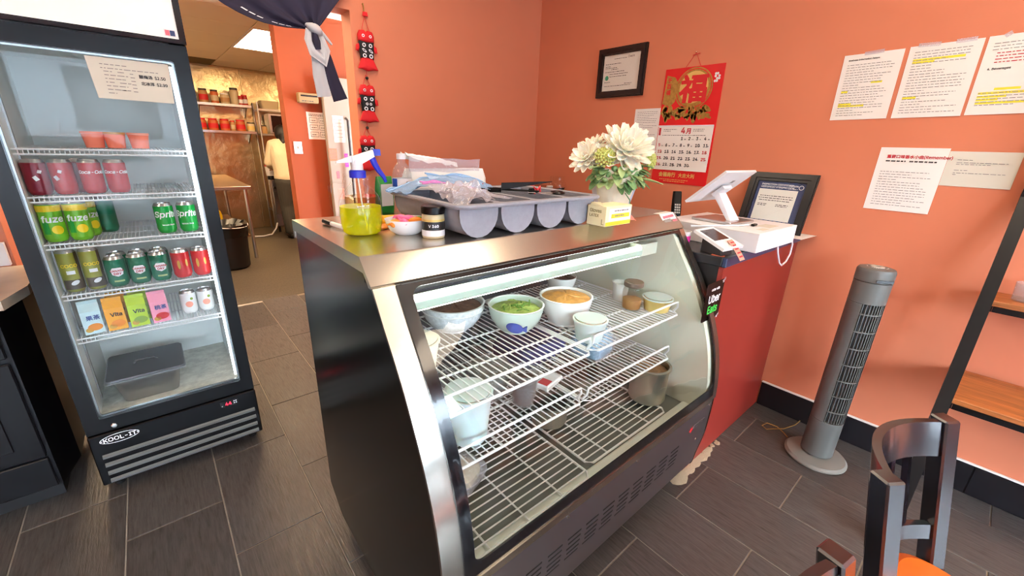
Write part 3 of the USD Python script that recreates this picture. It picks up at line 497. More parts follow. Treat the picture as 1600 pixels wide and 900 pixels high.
# ================================================================ food inside the display case
Z1,Z2,Z3 = .828+.0070,.630+.0070,.437+.0072
def bowl(name,label,x,y,z,r,h,m,food,foodm,rim='bowl_white',level=.8,cat_='bowl',foot=.5):
    t = thing(name,label,cat_,(x,y,z))
    P = [(r*foot,0),(r*foot,h*.06),(r*.72,h*.22),(r*.9,h*.5),(r*.985,h*.85),(r,h)]
    b = obj('bowl' if cat_=='bowl' else 'body', closed_lathe([(0,0)]+P,[(0,h*.12),(r*.66,h*.26),(r*.84,h*.52),(r*.93,h*.85),(r*.955,h*.995)],40,(x,y,z)), m, t)
    obj('rim', lathe([(r*.94,h*.985),(r*1.0,h*.985),(r*1.02,h*1.01),(r*.96,h*1.02),(r*.94,h*.985)],40,(x,y,z)), rim, t)
    rr = r*(.86+.08*(level-.6)*2); g = np.random.default_rng(int(x*1000)); V=[(0,0,h*level+.012)]; n=36
    for q,dz in ((.35,.011),(.7,.007),(1,0)):
        for k in range(n): V.append((rr*q*math.cos(k*2*PI/n),rr*q*math.sin(k*2*PI/n),h*level+dz+g.normal(0,.002)*(q<1)))
    Fc=[(0,1+k,1+(k+1)%n) for k in range(n)]
    for j in (0,1):
        for k in range(n): a,b2=1+j*n+k,1+j*n+(k+1)%n; Fc += [(a,a+n,b2+n),(a,b2+n,b2)]
    m_ = trimesh.Trimesh(V,Fc,process=False); m_.apply_translation((x,y,z)); obj(food,m_,foodm,t); return t,b
t,b = bowl('food_bowl','large blue-patterned bowl of dark meat at the left of the upper case shelf',.742,1.165,Z1,.112,.10,'bowl_blue_print','meat','meat',level=.86)
obj('bead_band', [lathe([(.1105,.078),(.1125,.080),(.1105,.082)],40,(.742,1.165,Z1))], 'bowl_white', b)
t,b = bowl('food_bowl','pale green bowl of shredded lettuce with a blue fish motif',.915,1.02,Z1,.100,.098,'bowl_green','lettuce','greens',level=.80)
fm = affinity.rotate(affinity.scale(Point(0,.045).buffer(.022),1.3,.8),-15); 
obj('blue_fish', T(patch(fm.union(Polygon([(.02,.04),(.042,.05),(.04,.026)])),.089,.0,.006),(.915,1.02,Z1),rz=-.75), 'bowl_cobalt', b)
g = np.random.default_rng(4)
for k in range(14):
    a,rr_ = g.uniform(0,2*PI), g.uniform(0,.06); p = np.array((.915+rr_*math.cos(a),1.02+rr_*math.sin(a),Z1+.094)); d = np.array((math.cos(a+1),math.sin(a+1),.1))*.022
    obj('leaf_shred', tube([p-d,p+(0,0,.007),p+d],.0025,5), 'leafy' if k%3 else 'greens', t)
bowl('food_bowl','white bowl filled with orange stew under film, right of the lettuce bowl',1.118,.965,Z1,.100,.105,'bowl_white','stew','stew',level=.93,foot=.62)
bowl('food_bowl','small white bowl with dark sauce at the back of the upper shelf',1.36,1.21,Z1,.068,.075,'bowl_white','dark_sauce','dark_food',level=.9)
def tub(name,label,x,y,z,r0,r1,h,m,lidm=None,cont=None,cat_='tub',lid=True):
    t = thing(name,label,cat_,(x,y,z))
    obj('body', closed_lathe([(0,0),(r0,0),(r1,h)],[(0,.004),(r0-.003,.004),(r1-.003,h)],32,(x,y,z)), m, t)
    obj('rim', lathe([(r1-.003,h+.0003),(r1+.004,h+.0003),(r1+.004,h+.005),(r1-.003,h+.005),(r1-.003,h+.0003)],32,(x,y,z)), lidm or m, t)
    if cont: obj(cont[0], lathe([(0,.005),(r0-.005,.005),(r0+(r1-r0)*cont[2]-.005,h*cont[2]),(0,h*cont[2]+.004)],28,(x,y,z)), cont[1], t)
    if lid: obj('lid', lathe([(0,h+.0055),(r1-.006,h+.0055),(r1-.004,h+.009),(0,h+.0085)],32,(x,y,z)), lidm or m, t)
    return t
tub('deli_tub','small clear tub of pale food by the front rail of the upper shelf',1.075,.808,Z1,.046,.058,.070,'tub_film',cont=('pale_food','off_white',.7))
tub('big_tub','large translucent white tub on the left of the middle shelf',.59,.85,Z2,.056,.068,.150,'tub_film',lid=True)
tub('glass_cup','clear ribbed cup with dark drink in the middle of the middle shelf',.832,.872,Z2,.036,.050,.120,'plastic_clear',cont=('dark_drink','dark_food',.75),lid=False,cat_='cup')
tub('deli_tub','clear tub wrapped in film beside the ribbed cup on the middle shelf',.775,.985,Z2,.055,.068,.11,'plastic_clear',cont=('pale_food','grey_inside',.5))
tub('deli_tub','cream tub half hidden behind the left end of the gasket on the upper shelf',.505,.99,Z1,.052,.064,.085,'off_white')
tub('white_cup','white cup behind the lidded glass jar on the upper shelf',1.505,.985,Z1,.030,.036,.075,'bowl_white',lid=False,cat_='cup')
tub('yellow_tub','low yellow-brown tub at the right end of the upper shelf',1.528,.815,Z1,.05,.060,.050,'yellow_tub',lidm='tub_film')
j = thing('lidded_jar','glass jar with a brown lid near the right end of the upper shelf','jar',(1.445,.885,Z1))
obj('body', lathe([(0,0),(.038,0),(.042,.008),(.042,.085),(.034,.10)],28,(1.445,.885,Z1)), 'glass_clear', j)
obj('contents', lathe([(0,.0045),(.036,.0065),(.0385,.045),(0,.047)],24,(1.445,.885,Z1)), 'jar_tan', j)
obj('lid', lathe([(0,.100),(.039,.1005),(.04,.104),(.04,.118),(.037,.121),(0,.121)],28,(1.445,.885,Z1)), 'cap_brown', j)
pk = thing('food_packet','small packet with red print lying on the middle shelf','packet',(.985,.90,Z2))
obj('packet', T(bx(-.055,.055,-.028,.028,0,.022,.004),(.985,.90,Z2+.0003),rz=.25), 'bowl_white', pk)
obj('red_print', T(bx(-.05,-.01,-.02,.02,.0222,.0228),(.985,.90,Z2+.0003),rz=.25), 'ink_red', pk, smooth=False)
pk = thing('navy_package','navy blue package at the back of the middle shelf','package',(1.10,1.12,Z2))
obj('package', T(rloft([(0,0,.26,.20,.02,0),(0,0,.27,.21,.03,.04),(0,0,.24,.18,.03,.075)]),(1.10,1.13,Z2+.0003),rz=.1), 'navy_pack', pk)
pk = thing('blue_package','wrapped blue and clear package on the right of the middle shelf','package',(1.33,.98,Z2))
obj('package', T(rloft([(0,0,.16,.14,.03,0),(0,0,.17,.15,.04,.05),(0,0,.10,.08,.03,.12)]),(1.33,.98,Z2+.0003),rz=.2), 'blue_pack', pk)
obj('wrap', T(rloft([(0,0,.176,.156,.03,.0),(0,0,.186,.166,.04,.055),(0,0,.12,.10,.03,.135)]),(1.33,.98,Z2+.0003),rz=.2), 'bag_film', pk)
def pot(name,label,x,y,z,r,h,food,foodm,handle=False):
    t = thing(name,label,'pot',(x,y,z))
    obj('body', closed_lathe([(0,0),(r*.94,0),(r,.01),(r,h-.006)],[(0,.004),(r*.93,.006),(r-.003,.012),(r-.003,h-.006)],36,(x,y,z)), 'pot_steel', t)
    obj('rim', lathe([(r-.0035,h-.0055),(r+.006,h-.0055),(r+.008,h),(r-.0035,h+.001),(r-.0035,h-.0055)],36,(x,y,z)), 'pot_steel', t)
    obj(food, lathe([(0,.0065),(r-.006,.0135),(r-.005,h*.85),(r*.5,h*.87),(0,h*.87)],30,(x,y,z)), foodm, t)
    if handle: obj('handle', tube([(x-.06*1,y-r*.86,z+h*.62),(x-.05,y-r-.03,z+h*.60),(x+.02,y-r-.035,z+h*.60),(x+.045,y-r*.93,z+h*.62)],.006,8), 'pot_steel', t)
pot('stock_pot','tall stainless pot of brown broth at the right of the case floor',1.485,.775,Z3,.078,.160,'broth','broth')
pot('steel_pot','low stainless pot in the middle of the case floor',1.03,.93,Z3,.072,.085,'sauce','dark_food')
pot('steel_pot','wide stainless pot at the back right of the case floor',1.30,1.02,Z3,.10,.095,'sauce','meat')
pb = thing('plastic_bag','clear plastic bag of food on the left of the case floor','bag',(.585,.90,Z3))
obj('bag', T(rloft([(0,0,.13,.15,.03,0),(0,0,.15,.17,.05,.03),(-.01,.01,.10,.10,.03,.07),(-.02,.02,.02,.05,.008,.10)]),(.585,.90,Z3+.0005),rz=.4), 'bag_film', pb)
obj('contents', T(rloft([(0,0,.10,.12,.03,.002),(0,0,.115,.13,.04,.03),(0,0,.05,.05,.02,.052)]),(.585,.90,Z3+.001),rz=.4), 'jar_pale', pb)
# ================================================================ things on top of the display case
ZT = CZT+.0006
# spray bottle of yellow cleaner
sx,sy = .425,1.125; t = thing('spray_bottle','clear spray bottle half full of yellow cleaner with a white and blue trigger head','spray bottle',(sx,sy,ZT))
ob = [(0,0),(.046,0),(.052,.006),(.0555,.03),(.0565,.06),(.055,.085),(.048,.105),(.036,.122),(.022,.134),(.017,.140),(.017,.150)]
bd_ = obj('bottle', lathe(ob,36,(sx,sy,ZT)), 'glass_clear', t)
obj('cleaner', lathe([(0,.003),(.0445,.0035),(.0495,.008),(.0532,.03),(.054,.055),(.0535,.076),(0,.076)],36,(sx,sy,ZT)), 'liquid_yellow', t)
obj('dip_tube', tube([(sx+.014,sy,ZT+.012),(sx+.004,sy,ZT+.09),(sx,sy,ZT+.15)],.0022,6), 'off_white', t)
obj('collar', lathe([(0,.1505),(.021,.1505),(.0215,.154),(.0215,.167),(.019,.170),(0,.170)],24,(sx,sy,ZT)), 'blue_trigger', t)
e = np.array((.985,-.17,0)); SP = lambda a,z,w=0: tuple(np.array((sx,sy,ZT+z))+e*a+np.array((.17,.985,0))*w)
obj('head', [lathe([(0,.1705),(.0155,.1705),(.015,.188),(.012,.196),(0,.197)],20,(sx,sy,ZT)),
    hull([SP(a,z,w) for a,z in ((-.012,.186),(-.012,.204),(.042,.222),(.046,.205),(.012,.186)) for w in (-.010,.010)]), hull([SP(a,z,w) for a,z in ((-.052,.187),(-.050,.192),(-.012,.206),(-.012,.197),(-.006,.190)) for w in (-.006,.006)])], 'white_plastic', t)
obj('nozzle_cap', hull([SP(a,z,w) for a,z in ((.0425,.224),(.0605,.224),(.0615,.208),(.0445,.207)) for w in (-.011,.011)]), 'blue_trigger', t)
obj('trigger', tube([SP(.040,.202),SP(.046,.186),SP(.056,.168),SP(.068,.152),SP(.073,.138)],[.009,.0085,.0075,.006,.0045],8), 'blue_trigger', t)
# marker pen
t = thing('marker_pen','black and white marker pen lying at the left of the case top','pen',(.40,1.27,ZT))
pv = lambda f: np.array((.383,1.325,ZT+.0078))*(1-f)+np.array((.398,1.195,ZT+.0078))*f
obj('barrel', tube([pv(.42),pv(.8),pv(.98),pv(1.0)],[.0065,.0065,.0065,.005],12), 'white_plastic', t); obj('cap', tube([pv(0),pv(.02),pv(.415)],[.006,.0072,.0072],12), 'black_satin', t)
# bowl with sweets
t = thing('candy_bowl','shallow oval cream dish of wrapped sweets beside the spray bottle','bowl',(.53,1.065,ZT))
bw,bh = .060,.042; prof_o=[(0,0),(bw*.55,0),(bw*.8,bh*.25),(bw*.97,bh*.7),(bw*1.03,bh)]; prof_i=[(0,.004),(bw*.53,.004),(bw*.77,bh*.3),(bw*.93,bh*.7),(bw*1.0,bh)]
obj('dish', closed_lathe(prof_o,prof_i,40,(.53,1.065,ZT),sx=1.0,sy=.9), 'bowl_white', t)
g = np.random.default_rng(11)
for k,(dx,dy,mm) in enumerate(((-.034,.006,'candy_yellow'),(-.020,-.022,'candy_pink'),(-.008,.018,'candy_pink'),(.030,-.012,'candy_green'),(.040,.008,'candy_green'),(.012,-.030,'candy_orange'),(.018,.012,'candy_white'),(-.040,-.015,'candy_orange'),(.0,-.006,'candy_pink'),(.035,.025,'candy_yellow'))):
    z = ZT+.022+.012*(1-(dx*dx+dy*dy)/.004)+.004*(k%3); a = g.uniform(0,PI); c = thing('wrapped_sweet',None,'sweet',(.53+dx,1.065+dy,z),a,local=True)
    stage.GetPrimAtPath(c).SetCustomDataByKey('label',['yellow sweet at the far left of the cream dish','pink sweet at the front left of the cream dish','pink sweet at the back of the cream dish','green sweet at the front right of the cream dish','green sweet at the right rim of the cream dish','orange sweet at the front of the cream dish','white sweet in the middle of the cream dish','orange sweet at the left rim of the cream dish','pink sweet on top of the heap in the cream dish','yellow sweet at the back right of the cream dish'][k])
    obj('sweet', T(trimesh.creation.icosphere(2,1),s=(.020,.012,.011)), mm, c)
    for s in (-1,1): obj('twist', hull([(s*.014,-.003,0),(s*.014,.003,0),(s*.027,-.009,.004),(s*.027,.009,-.003),(s*.026,0,.006)]), mm, c, smooth=False)
c = thing('wrapped_sweet','orange wrapped sweet lying on the steel left of the dish','sweet',(.505,1.165,ZT+.0035),.4,local=True)
obj('sweet', T(rloft([(0,0,.045,.03,.008,-.003),(0,0,.05,.034,.01,.002),(0,0,.03,.02,.008,.008)]),(0,0,0)), 'candy_orange', c)
c = thing('snack_packet','yellow snack packet behind the cream dish','packet',(.565,1.235,ZT)); obj('packet', T(rloft([(0,0,.07,.035,.008,0),(0,0,.08,.045,.012,.016),(0,0,.07,.02,.004,.03)]),(.553,1.20,ZT),rz=-.2), 'candy_yellow', c)
# seasoning jar
x,y = .568,.985; t = thing('seasoning_jar','small jar with a black lid and black-and-white label at the front of the case top','jar',(x,y,ZT))
obj('jar', lathe([(0,0),(.029,0),(.0305,.003),(.0305,.060),(.028,.064),(0,.064)],32,(x,y,ZT)), 'jar_pale', t)
obj('label_black', lathe([(.0308,.0225),(.0311,.0225),(.0311,.045),(.0308,.045)],32,(x,y,ZT)), 'black_label', t); obj('label_white', lathe([(.0308,.006),(.0311,.006),(.0311,.022),(.0308,.022)],32,(x,y,ZT)), 'white_card', t)
obj('label_gold', lathe([(.0308,.0455),(.0311,.0455),(.0311,.0515),(.0308,.0515)],32,(x,y,ZT)), 'gold_soft', t)
obj('lettering', T(lab('V 360',.007,.034,.0311),(x,y,ZT),rz=-.5), 'white_plastic', t, smooth=False)
obj('lid', lathe([(0,.0645),(.0305,.0645),(.032,.067),(.032,.082),(.030,.085),(0,.085)],32,(x,y,ZT)), 'black_satin', t)
# water bottle
x,y = .655,1.335; t = thing('water_bottle','clear plastic water bottle with a blue and white label','bottle',(x,y,ZT))
pr_ = [(0,0),(.029,0),(.032,.004)]+[(.0325-.0022*(k%2),.010+.011*k) for k in range(7)]+[(.033,.085),(.033,.130),(.032,.142),(.027,.160),(.018,.174),(.0135,.179),(.0135,.190)]
obj('bottle', lathe(pr_,32,(x,y,ZT)), 'plastic_clear', t)
obj('label', lathe([(.0332,.086),(.0336,.086),(.0336,.129),(.0332,.129)],32,(x,y,ZT)), 'white_card', t)
obj('label_blue', [T(patch(sbox(-.036,.087,-.012,.1285),.0337),(x,y,ZT),rz=-.6), T(patch(sbox(-.012,.087,.05,.092),.0337),(x,y,ZT),rz=-.6)], 'bottle_blue', t, smooth=False)
obj('barcode', [T(patch(sbox(.018+.003*k,.098,.0195+.003*k,.120),.0337,.0004),(x,y,ZT),rz=-.6) for k in range(6)], 'ink', t, smooth=False)
obj('cap', lathe([(0,.1905),(.0152,.1905),(.0152,.206),(.014,.208),(0,.208)],24,(x,y,ZT)), 'white_plastic', t)
# green snack bag
t = thing('snack_bag','green and white crisp packet standing behind the water bottle','packet',(.635,1.41,ZT))
obj('packet', T(rloft([(0,0,.062,.012,.004,0),(0,0,.066,.034,.012,.04),(0,0,.064,.034,.012,.09),(0,0,.058,.006,.002,.13)]),(.622,1.41,ZT),rz=.1), 'snack_green', t)
obj('white_panel', T(bx(-.022,.022,-.0185,-.0175,.03,.105),(.622,1.41,ZT),rz=.1), 'white_card', t, smooth=False)
# glass jug
x,y = .487,1.265; t = thing('glass_jug','clear glass jug of amber tea with a handle behind the spray bottle','jug',(x,y,ZT))
po = [(0,0),(.052,0),(.055,.006),(.055,.12),(.050,.138),(.051,.150)]
obj('jug', lathe(po,36,(x,y,ZT)), 'glass_clear', t)
obj('tea', lathe([(0,.0055),(.0495,.0065),(.0518,.011),(.0518,.085),(0,.085)],32,(x,y,ZT)), 'tint_tea', t)
hp = np.array((-.94,.34,0)); obj('handle', tube([np.array((x,y,ZT+z))+hp*a for a,z in ((.0535,.125),(.080,.128),(.090,.115),(.088,.05),(.080,.028),(.0555,.026))],.0048,8), 'glass_clear', t)
# cutlery tray
tx0,tx1,ty0,ty1,tz = .588,1.172,.888,1.30,ZT; t = thing('cutlery_tray','grey plastic cutlery tray with four rounded bins','cutlery tray',(.84,1.08,ZT))
def binsec(x,w,h,n=12): return [(x-w/2,h)]+[(x+w/2*math.cos(a),w/2*.98+w/2*math.sin(a)*.98) for a in np.linspace(PI,2*PI,n)]+[(x+w/2,h)]
RH = .092
for k in range(4):
    xc = .667+.1415*k; w = .130; o = Polygon(binsec(xc,w,RH-.0085)); i_ = Polygon(binsec(xc,w-.010,RH-.004)); i_ = affinity.translate(i_,0,.005)
    wall = extr(o.difference(i_), .376, basis((1,0,0),(0,0,1),(0,ty1-.014,tz))); end = extr(o, .006, basis((1,0,0),(0,0,1),(0,ty1-.0135,tz))); end2 = extr(o, .006, basis((1,0,0),(0,0,1),(0,.913,tz)))
    obj('bin', [wall,end,end2], 'grey_plastic', t, smooth=35)
rim_o = rrect(tx1-tx0,ty1-ty0,.03,cx=(tx0+tx1)/2,cy=(ty0+ty1)/2); holes = shapely.union_all([rrect(.118,.366,.012,cx=.667+.1415*k,cy=1.096) for k in range(4)])
obj('rim', extr(rim_o.difference(holes), .009, loc=(0,0,tz+RH-.008)), 'grey_plastic', t, smooth=35)
obj('rim_lip', [tube([(p[0],p[1],tz+RH-.003) for p in np.array(rim_o.exterior.coords)[:-1]],.0062,8,True)], 'grey_plastic', t)
# things in the tray
for k,(p,q,lb) in enumerate((((.80,1.20,.098),(1.03,.99,.106),'black handled knife lying across the tray'),((.86,1.24,.10),(.98,1.00,.104),'long black chopstick across the tray'))):
    t = thing('kitchen_knife' if k==0 else 'chopstick',lb,'knife' if k==0 else 'chopstick',(p[0],p[1],ZT+p[2])); P,Q = np.array(p)+(0,0,ZT),np.array(q)+(0,0,ZT)
    if k==0:
        m = P*.55+Q*.45; obj('handle', tube([P,P*.9+m*.1,m],[.006,.009,.008],8), 'black_satin', t); d=(Q-m); s=np.array((-d[1],d[0],0))/np.linalg.norm(d[:2])
        obj('blade', hull([m+s*.003,m-s*.003,m+(0,0,.022),m+s*.001+(0,0,.024),Q+(0,0,.03),Q+(0,0,.028)+s*.002]), 'black_metal', t, smooth=False)
    else: obj('stick', tube([P,Q],[.0045,.0028],8), 'black_satin', t)
for k,(x,y,mm) in enumerate(((.86,1.17,'red_vivid'),(1.00,1.03,'red_vivid'))):
    t = thing('sauce_clip','%s red and black clip sticking out of the grey tray'%('far','near')[k],'clip',(x,y,ZT+.095)); z=ZT+.0925
    obj('clip', tube([(x-.012,y,z),(x-.014,y,z+.022),(x,y,z+.012),(x+.012,y,z+.024),(x+.014,y,z)],.0042,6), mm, t); obj('jaw', bx(x-.035,x-.018,y-.008,y+.008,z,z+.02,.003), 'black_satin', t)
t = thing('scissors','black handled scissors lying in the grey tray','scissors',(1.06,.98,ZT+.09)); z = ZT+.099
for s in (-1,1): obj('handle', tube([(1.055+.022*math.cos(a)+.014*s,.985+.013*math.sin(a)+.018*s,z) for a in np.arange(12)*PI/6],.0035,6,True), 'black_satin', t)
obj('blade', hull([(1.03,.975,z-.002),(1.03,.985,z-.002),(.95,1.02,z),(.95,1.022,z+.002),(1.03,.98,z+.002)]), 'chrome', t, smooth=False)
def crumple(p0,du,dv,n,amp,seed,droop=0.0):
    g=np.random.default_rng(seed); U,V=np.meshgrid(np.linspace(0,1,n),np.linspace(0,1,n),indexing='ij'); P=np.array(p0)+U[...,None]*np.array(du)+V[...,None]*np.array(dv)
    q = meshkit.fbm(np.stack([U*4+seed,V*4,U*0+seed],-1).reshape(-1,3),3,seed).reshape(n,n); P[...,2] += (q-.5)*2*amp - droop*(U-.5)**2*4; return P
for k,(p0,du,dv,m,zm,lb) in enumerate((((.62,1.15,1.355),(.17,-.06,-.012),(.04,-.13,-.025),'bag_film','ziploc_pink','clear zip bag with a pink seal lying over the left of the tray'),((.70,1.26,1.375),(.20,-.045,-.02),(.01,-.10,-.03),'film_blue','ziploc_blue','blue tinted zip bag leaning on the white package'),((.56,1.26,1.325),(.17,.02,.035),(.02,-.10,-.0005),'film_blue','ziploc_blue','small blue zip bag at the left end of the tray'))):
    t = thing('zip_bag',lb,'plastic bag',p0); G = crumple(p0,du,dv,14,.012,21+k,.006); obj('film', sheet(G,.0012), m, t)
    obj('zip_seal', [tube(G[:,j]+np.array((0,0,.0022)),.0026,6) for j in (0,1)], zm, t)
t = thing('zip_bag','heap of crumpled clear bags in the left bin of the tray','plastic bag',(.63,1.0,1.3)); G = crumple((.61,.93,1.322),(.13,0,.0),(.02,.18,.02),20,.022,31); obj('film', sheet(G,.0012), 'bag_film', t)
G = crumple((.615,.95,1.328),(.12,.01,.008),(.03,.12,.02),18,.024,35); obj('fold', sheet(G,.0012), 'bag_film', t)
# white package behind the tray
t = thing('tissue_package','white plastic package of napkins with crumpled top behind the tray','package',(.86,1.385,ZT))
obj('package', [T(rloft([(0,0,.33,.07,.02,0),(0,0,.345,.085,.03,.05),(0,0,.345,.085,.03,.12),(0,0,.325,.06,.02,.155)]),(.862,1.39,ZT))], 'mat_white', t)
G = crumple((.69,1.36,ZT+.196),(.22,.02,-.025),(.0,.055,.004),16,.02,41); obj('torn_top', sheet(G,.0015), 'mat_white', t)
G2 = crumple((.69,1.352,ZT+.15),(.30,.0,-.006),(.0,-.004,.05),16,.008,43); obj('film_fold', sheet(G2,.0012), 'bag_film', t)
obj('print_mark', bx(1.005,1.022,1.3455,1.3465,ZT+.04,ZT+.085), 'ink_blue', t, smooth=False)
# glove box
t = thing('glove_box','yellow and cream disposable glove box marked L at the front edge of the case top','box',(1.185,.86,ZT))
GX0,GX1,GY0,GY1,GH = 1.118,1.262,.822,.900,.066
bo = obj('carton', [bx(GX0,GX1,GY0,GY1,ZT,ZT+GH,.001)], 'box_cream', t, smooth=False)
obj('flap', quad3((GX0,GY0+.01,ZT+GH+.001),(GX0,GY1-.01,ZT+GH+.001),(GX0-.0,GY1-.015,ZT+GH+.010),(GX0+.005,GY0+.03,ZT+GH+.012),.001), 'box_cream', t, smooth=False)
obj('yellow_band', [bx(GX0+.002,GX1-.002,GY0-.0008,GY0-.0002,ZT+.002,ZT+.014),bx(GX0+.03,GX1-.012,GY0-.0008,GY0-.0002,ZT+.026,ZT+.040)], 'box_yellow', bo, smooth=False)
obj('white_panel', bx(GX0+.018,GX1-.006,GY0-.0006,GY0-.0001,ZT+.017,ZT+.058), 'white_card', bo, smooth=False)
LF = lambda m: T(m).apply_transform(basis((0,-1,0),(0,0,1),(GX0-.0002,GY1-.004,ZT)))
obj('lettering', [LF(T(text('Gloves',.011,.0004,bold=True),(.006,.044,0))),LF(T(text('LATEX',.009,.0004,bold=True),(.006,.029,0))),LF(T(text('L',.017,.0004,bold=False),(.056,.006,0)))], 'box_print', bo, smooth=False)
obj('front_print', [T(bars([(.045,.05,.08),(.05,.033,.05)],.004,seed=9),(GX0,GY0-.0009,ZT),rx=PI/2)], 'ink_grey', bo, smooth=False)
t = thing('tape_loop','curled salmon coloured tape hanging beside the glove box','tape',(1.285,.84,ZT))
obj('tape', sheet(np.array([[(1.272+.03*u-.002*k,.868-.045*u+.0*k,ZT+.006+.022*math.sin(PI*u)*(k/3.)+.001) for k in range(4)] for u in np.linspace(0,1,9)]),.0012), 'salmon_paper', t)
# flowers in paper-wrapped pot
fx,fy = 1.590,1.145; t = thing('flower_arrangement','potted arrangement of white dahlias and green succulents in a paper-wrapped pot','flowers',(fx,fy,ZT)); g = np.random.default_rng(5)
obj('pot', closed_lathe([(0,0),(.075,0),(.082,.02),(.108,.118)],[(0,.01),(.072,.012),(.079,.022),(.104,.118)],36,(fx,fy,ZT)), 'pot_grey', t)
wr = []
for u in np.linspace(PI*.95,PI*1.52,14): wr.append([(fx+(r)*math.cos(u),fy+r*math.sin(u),ZT+z) for r,z in ((.079,.003),(.092,.05),(.112,.115),(.118,.150-.02*math.sin(u*5)))])
obj('paper_wrap', sheet(np.array(wr),.0018), 'pot_paper', t)
obj('moss', lathe([(0,.13),(.06,.125),(.1025,.108),(.1025,.100),(0,.100)],24,(fx,fy,ZT)), 'leaf_dark', t)
def frame_to(n):
    n=np.array(n,float); n/=np.linalg.norm(n); a=np.cross(n,[0,0,1]) if abs(n[2])<.95 else np.array((1.,0,0)); a/=np.linalg.norm(a); return a,np.cross(n,a),n
def petal(c,n,az,elev,L,W,curl=.25,th=.0016):
    a,b,n = frame_to(n); d = a*math.cos(az)+b*math.sin(az); s = np.cross(n,d); G=[]
    for u in np.linspace(0,1,7):
        w = W*math.sin(PI*min(.15+.78*u,1))**.8; e = elev+curl*u; p = np.array(c)+d*L*u*math.cos(e)+n*L*u*math.sin(e); G.append([p+s*w*v+n*(.22*w*v*v*4-.0)*1.0 for v in (-.5,-.25,0,.25,.5)])
    return sheet(np.array(G),th)
def dahlia(c,n,R_,rings,nm='dahlia',mm='petal'):
    h = obj(nm, T(trimesh.creation.icosphere(2,R_*.16),c), 'petal_heart', t)
    for q,(cnt,el,L,W) in enumerate(rings):
        for k in range(cnt): obj('petal', petal(c,n,2*PI*(k+.5*(q%2))/cnt+g.normal(0,.07),el+g.normal(0,.06),L*R_*(1+g.normal(0,.05)),W*R_), mm, h, smooth=60)
RG = [(15,-.12,1.0,.36),(14,.12,.95,.34),(13,.38,.84,.30),(11,.68,.68,.26),(8,1.0,.5,.2),(6,1.25,.36,.15)]
dahlia((fx-.015,fy-.05,ZT+.245),(-.45,-.62,.62),.128,RG)
RS = [(11,-.1,1.0,.45),(10,.2,.92,.42),(8,.55,.75,.36),(6,.95,.5,.28)]
dahlia((fx-.125,fy+.065,ZT+.205),(-.85,-.15,.5),.080,RS); dahlia((fx-.055,fy+.09,ZT+.25),(-.4,.2,.9),.075,RS); dahlia((fx+.115,fy-.05,ZT+.215),(.6,-.5,.5),.055,RS); dahlia((fx+.10,fy+.09,ZT+.23),(.6,.6,.6),.07,RS)
def cluster(c,n,r,count,nm):
    M=[]
    for k in range(count):
        a,u = k*2.39996, math.sqrt((k+.5)/count); A,B,N = frame_to(n); p = np.array(c)+A*r*u*math.cos(a)+B*r*u*math.sin(a)+N*r*.9*math.sqrt(max(0,1-u*u)); M.append(T(trimesh.creation.icosphere(1,r*.15),p))
    obj(nm, M, 'bud', t, kind='stuff')
cluster((fx-.105,fy-.015,ZT+.205),(-.55,-.5,.5),.045,60,'bud_cluster'); cluster((fx+.085,fy-.085,ZT+.205),(.1,-.75,.5),.050,70,'bud_cluster')
def leaf(p,d,L,W,m,th=.0018,bend=.4):
    p=np.array(p,float); d=np.array(d,float); d/=np.linalg.norm(d); s=np.cross(d,[0,0,1]); s/=max(np.linalg.norm(s),1e-6); n=np.cross(s,d); G=[]
    for u in np.linspace(0,1,7): w=W*math.sin(PI*(.06+.9*u))**.75; q=p+d*L*u-n*bend*L*u*u*.5; G.append([q+s*w*v+n*abs(v)*w*.25 for v in (-.5,-.25,0,.25,.5)])
    obj('leaf', sheet(np.array(G),th), m, t, smooth=60)
for k in range(70):   # fleshy succulent leaves and trailing foliage in front
    az = PI*1.22+g.uniform(-1.1,1.25); r0 = g.uniform(.06,.11); z0 = g.uniform(.10,.18); mm = ('leaf','leaf_dark','leaf_light')[k%3]
    if k < 34:
        cpt = (fx+.105*math.cos(az),fy+.105*math.sin(az),ZT+.115+.055*g.random()); m_ = T(trimesh.creation.icosphere(2,1),s=(.022,.015,.013)); obj('succulent_leaf', T(m_,cpt,rz=az+g.normal(0,.5),ry=g.normal(-.5,.5)), 'leaf' if k%2 else 'leaf_light', t)
    else: leaf((fx+r0*math.cos(az),fy+r0*math.sin(az),ZT+z0),(math.cos(az),math.sin(az),g.uniform(-.7,.3)),g.uniform(.05,.08),g.uniform(.028,.042),mm)
for k in range(12):
    az = -.9+g.uniform(-.7,.6); leaf((fx+.09*math.cos(az),fy+.09*math.sin(az),ZT+.14+.05*g.random()),(math.cos(az),math.sin(az),g.uniform(-.9,.1)),.075,.026,'leaf_dark' if k%2 else 'leaf')
leaf((fx-.0,fy-.105,ZT+.128),(.5,-.75,-.02),.12,.05,'leaf_light',.002,.25)
obj('twig', tube([(fx-.05,fy-.10,ZT+.07),(fx-.02,fy-.107,ZT+.04),(fx-.0,fy-.1,ZT+.01)],.0022,6), 'leaf_dark', t)
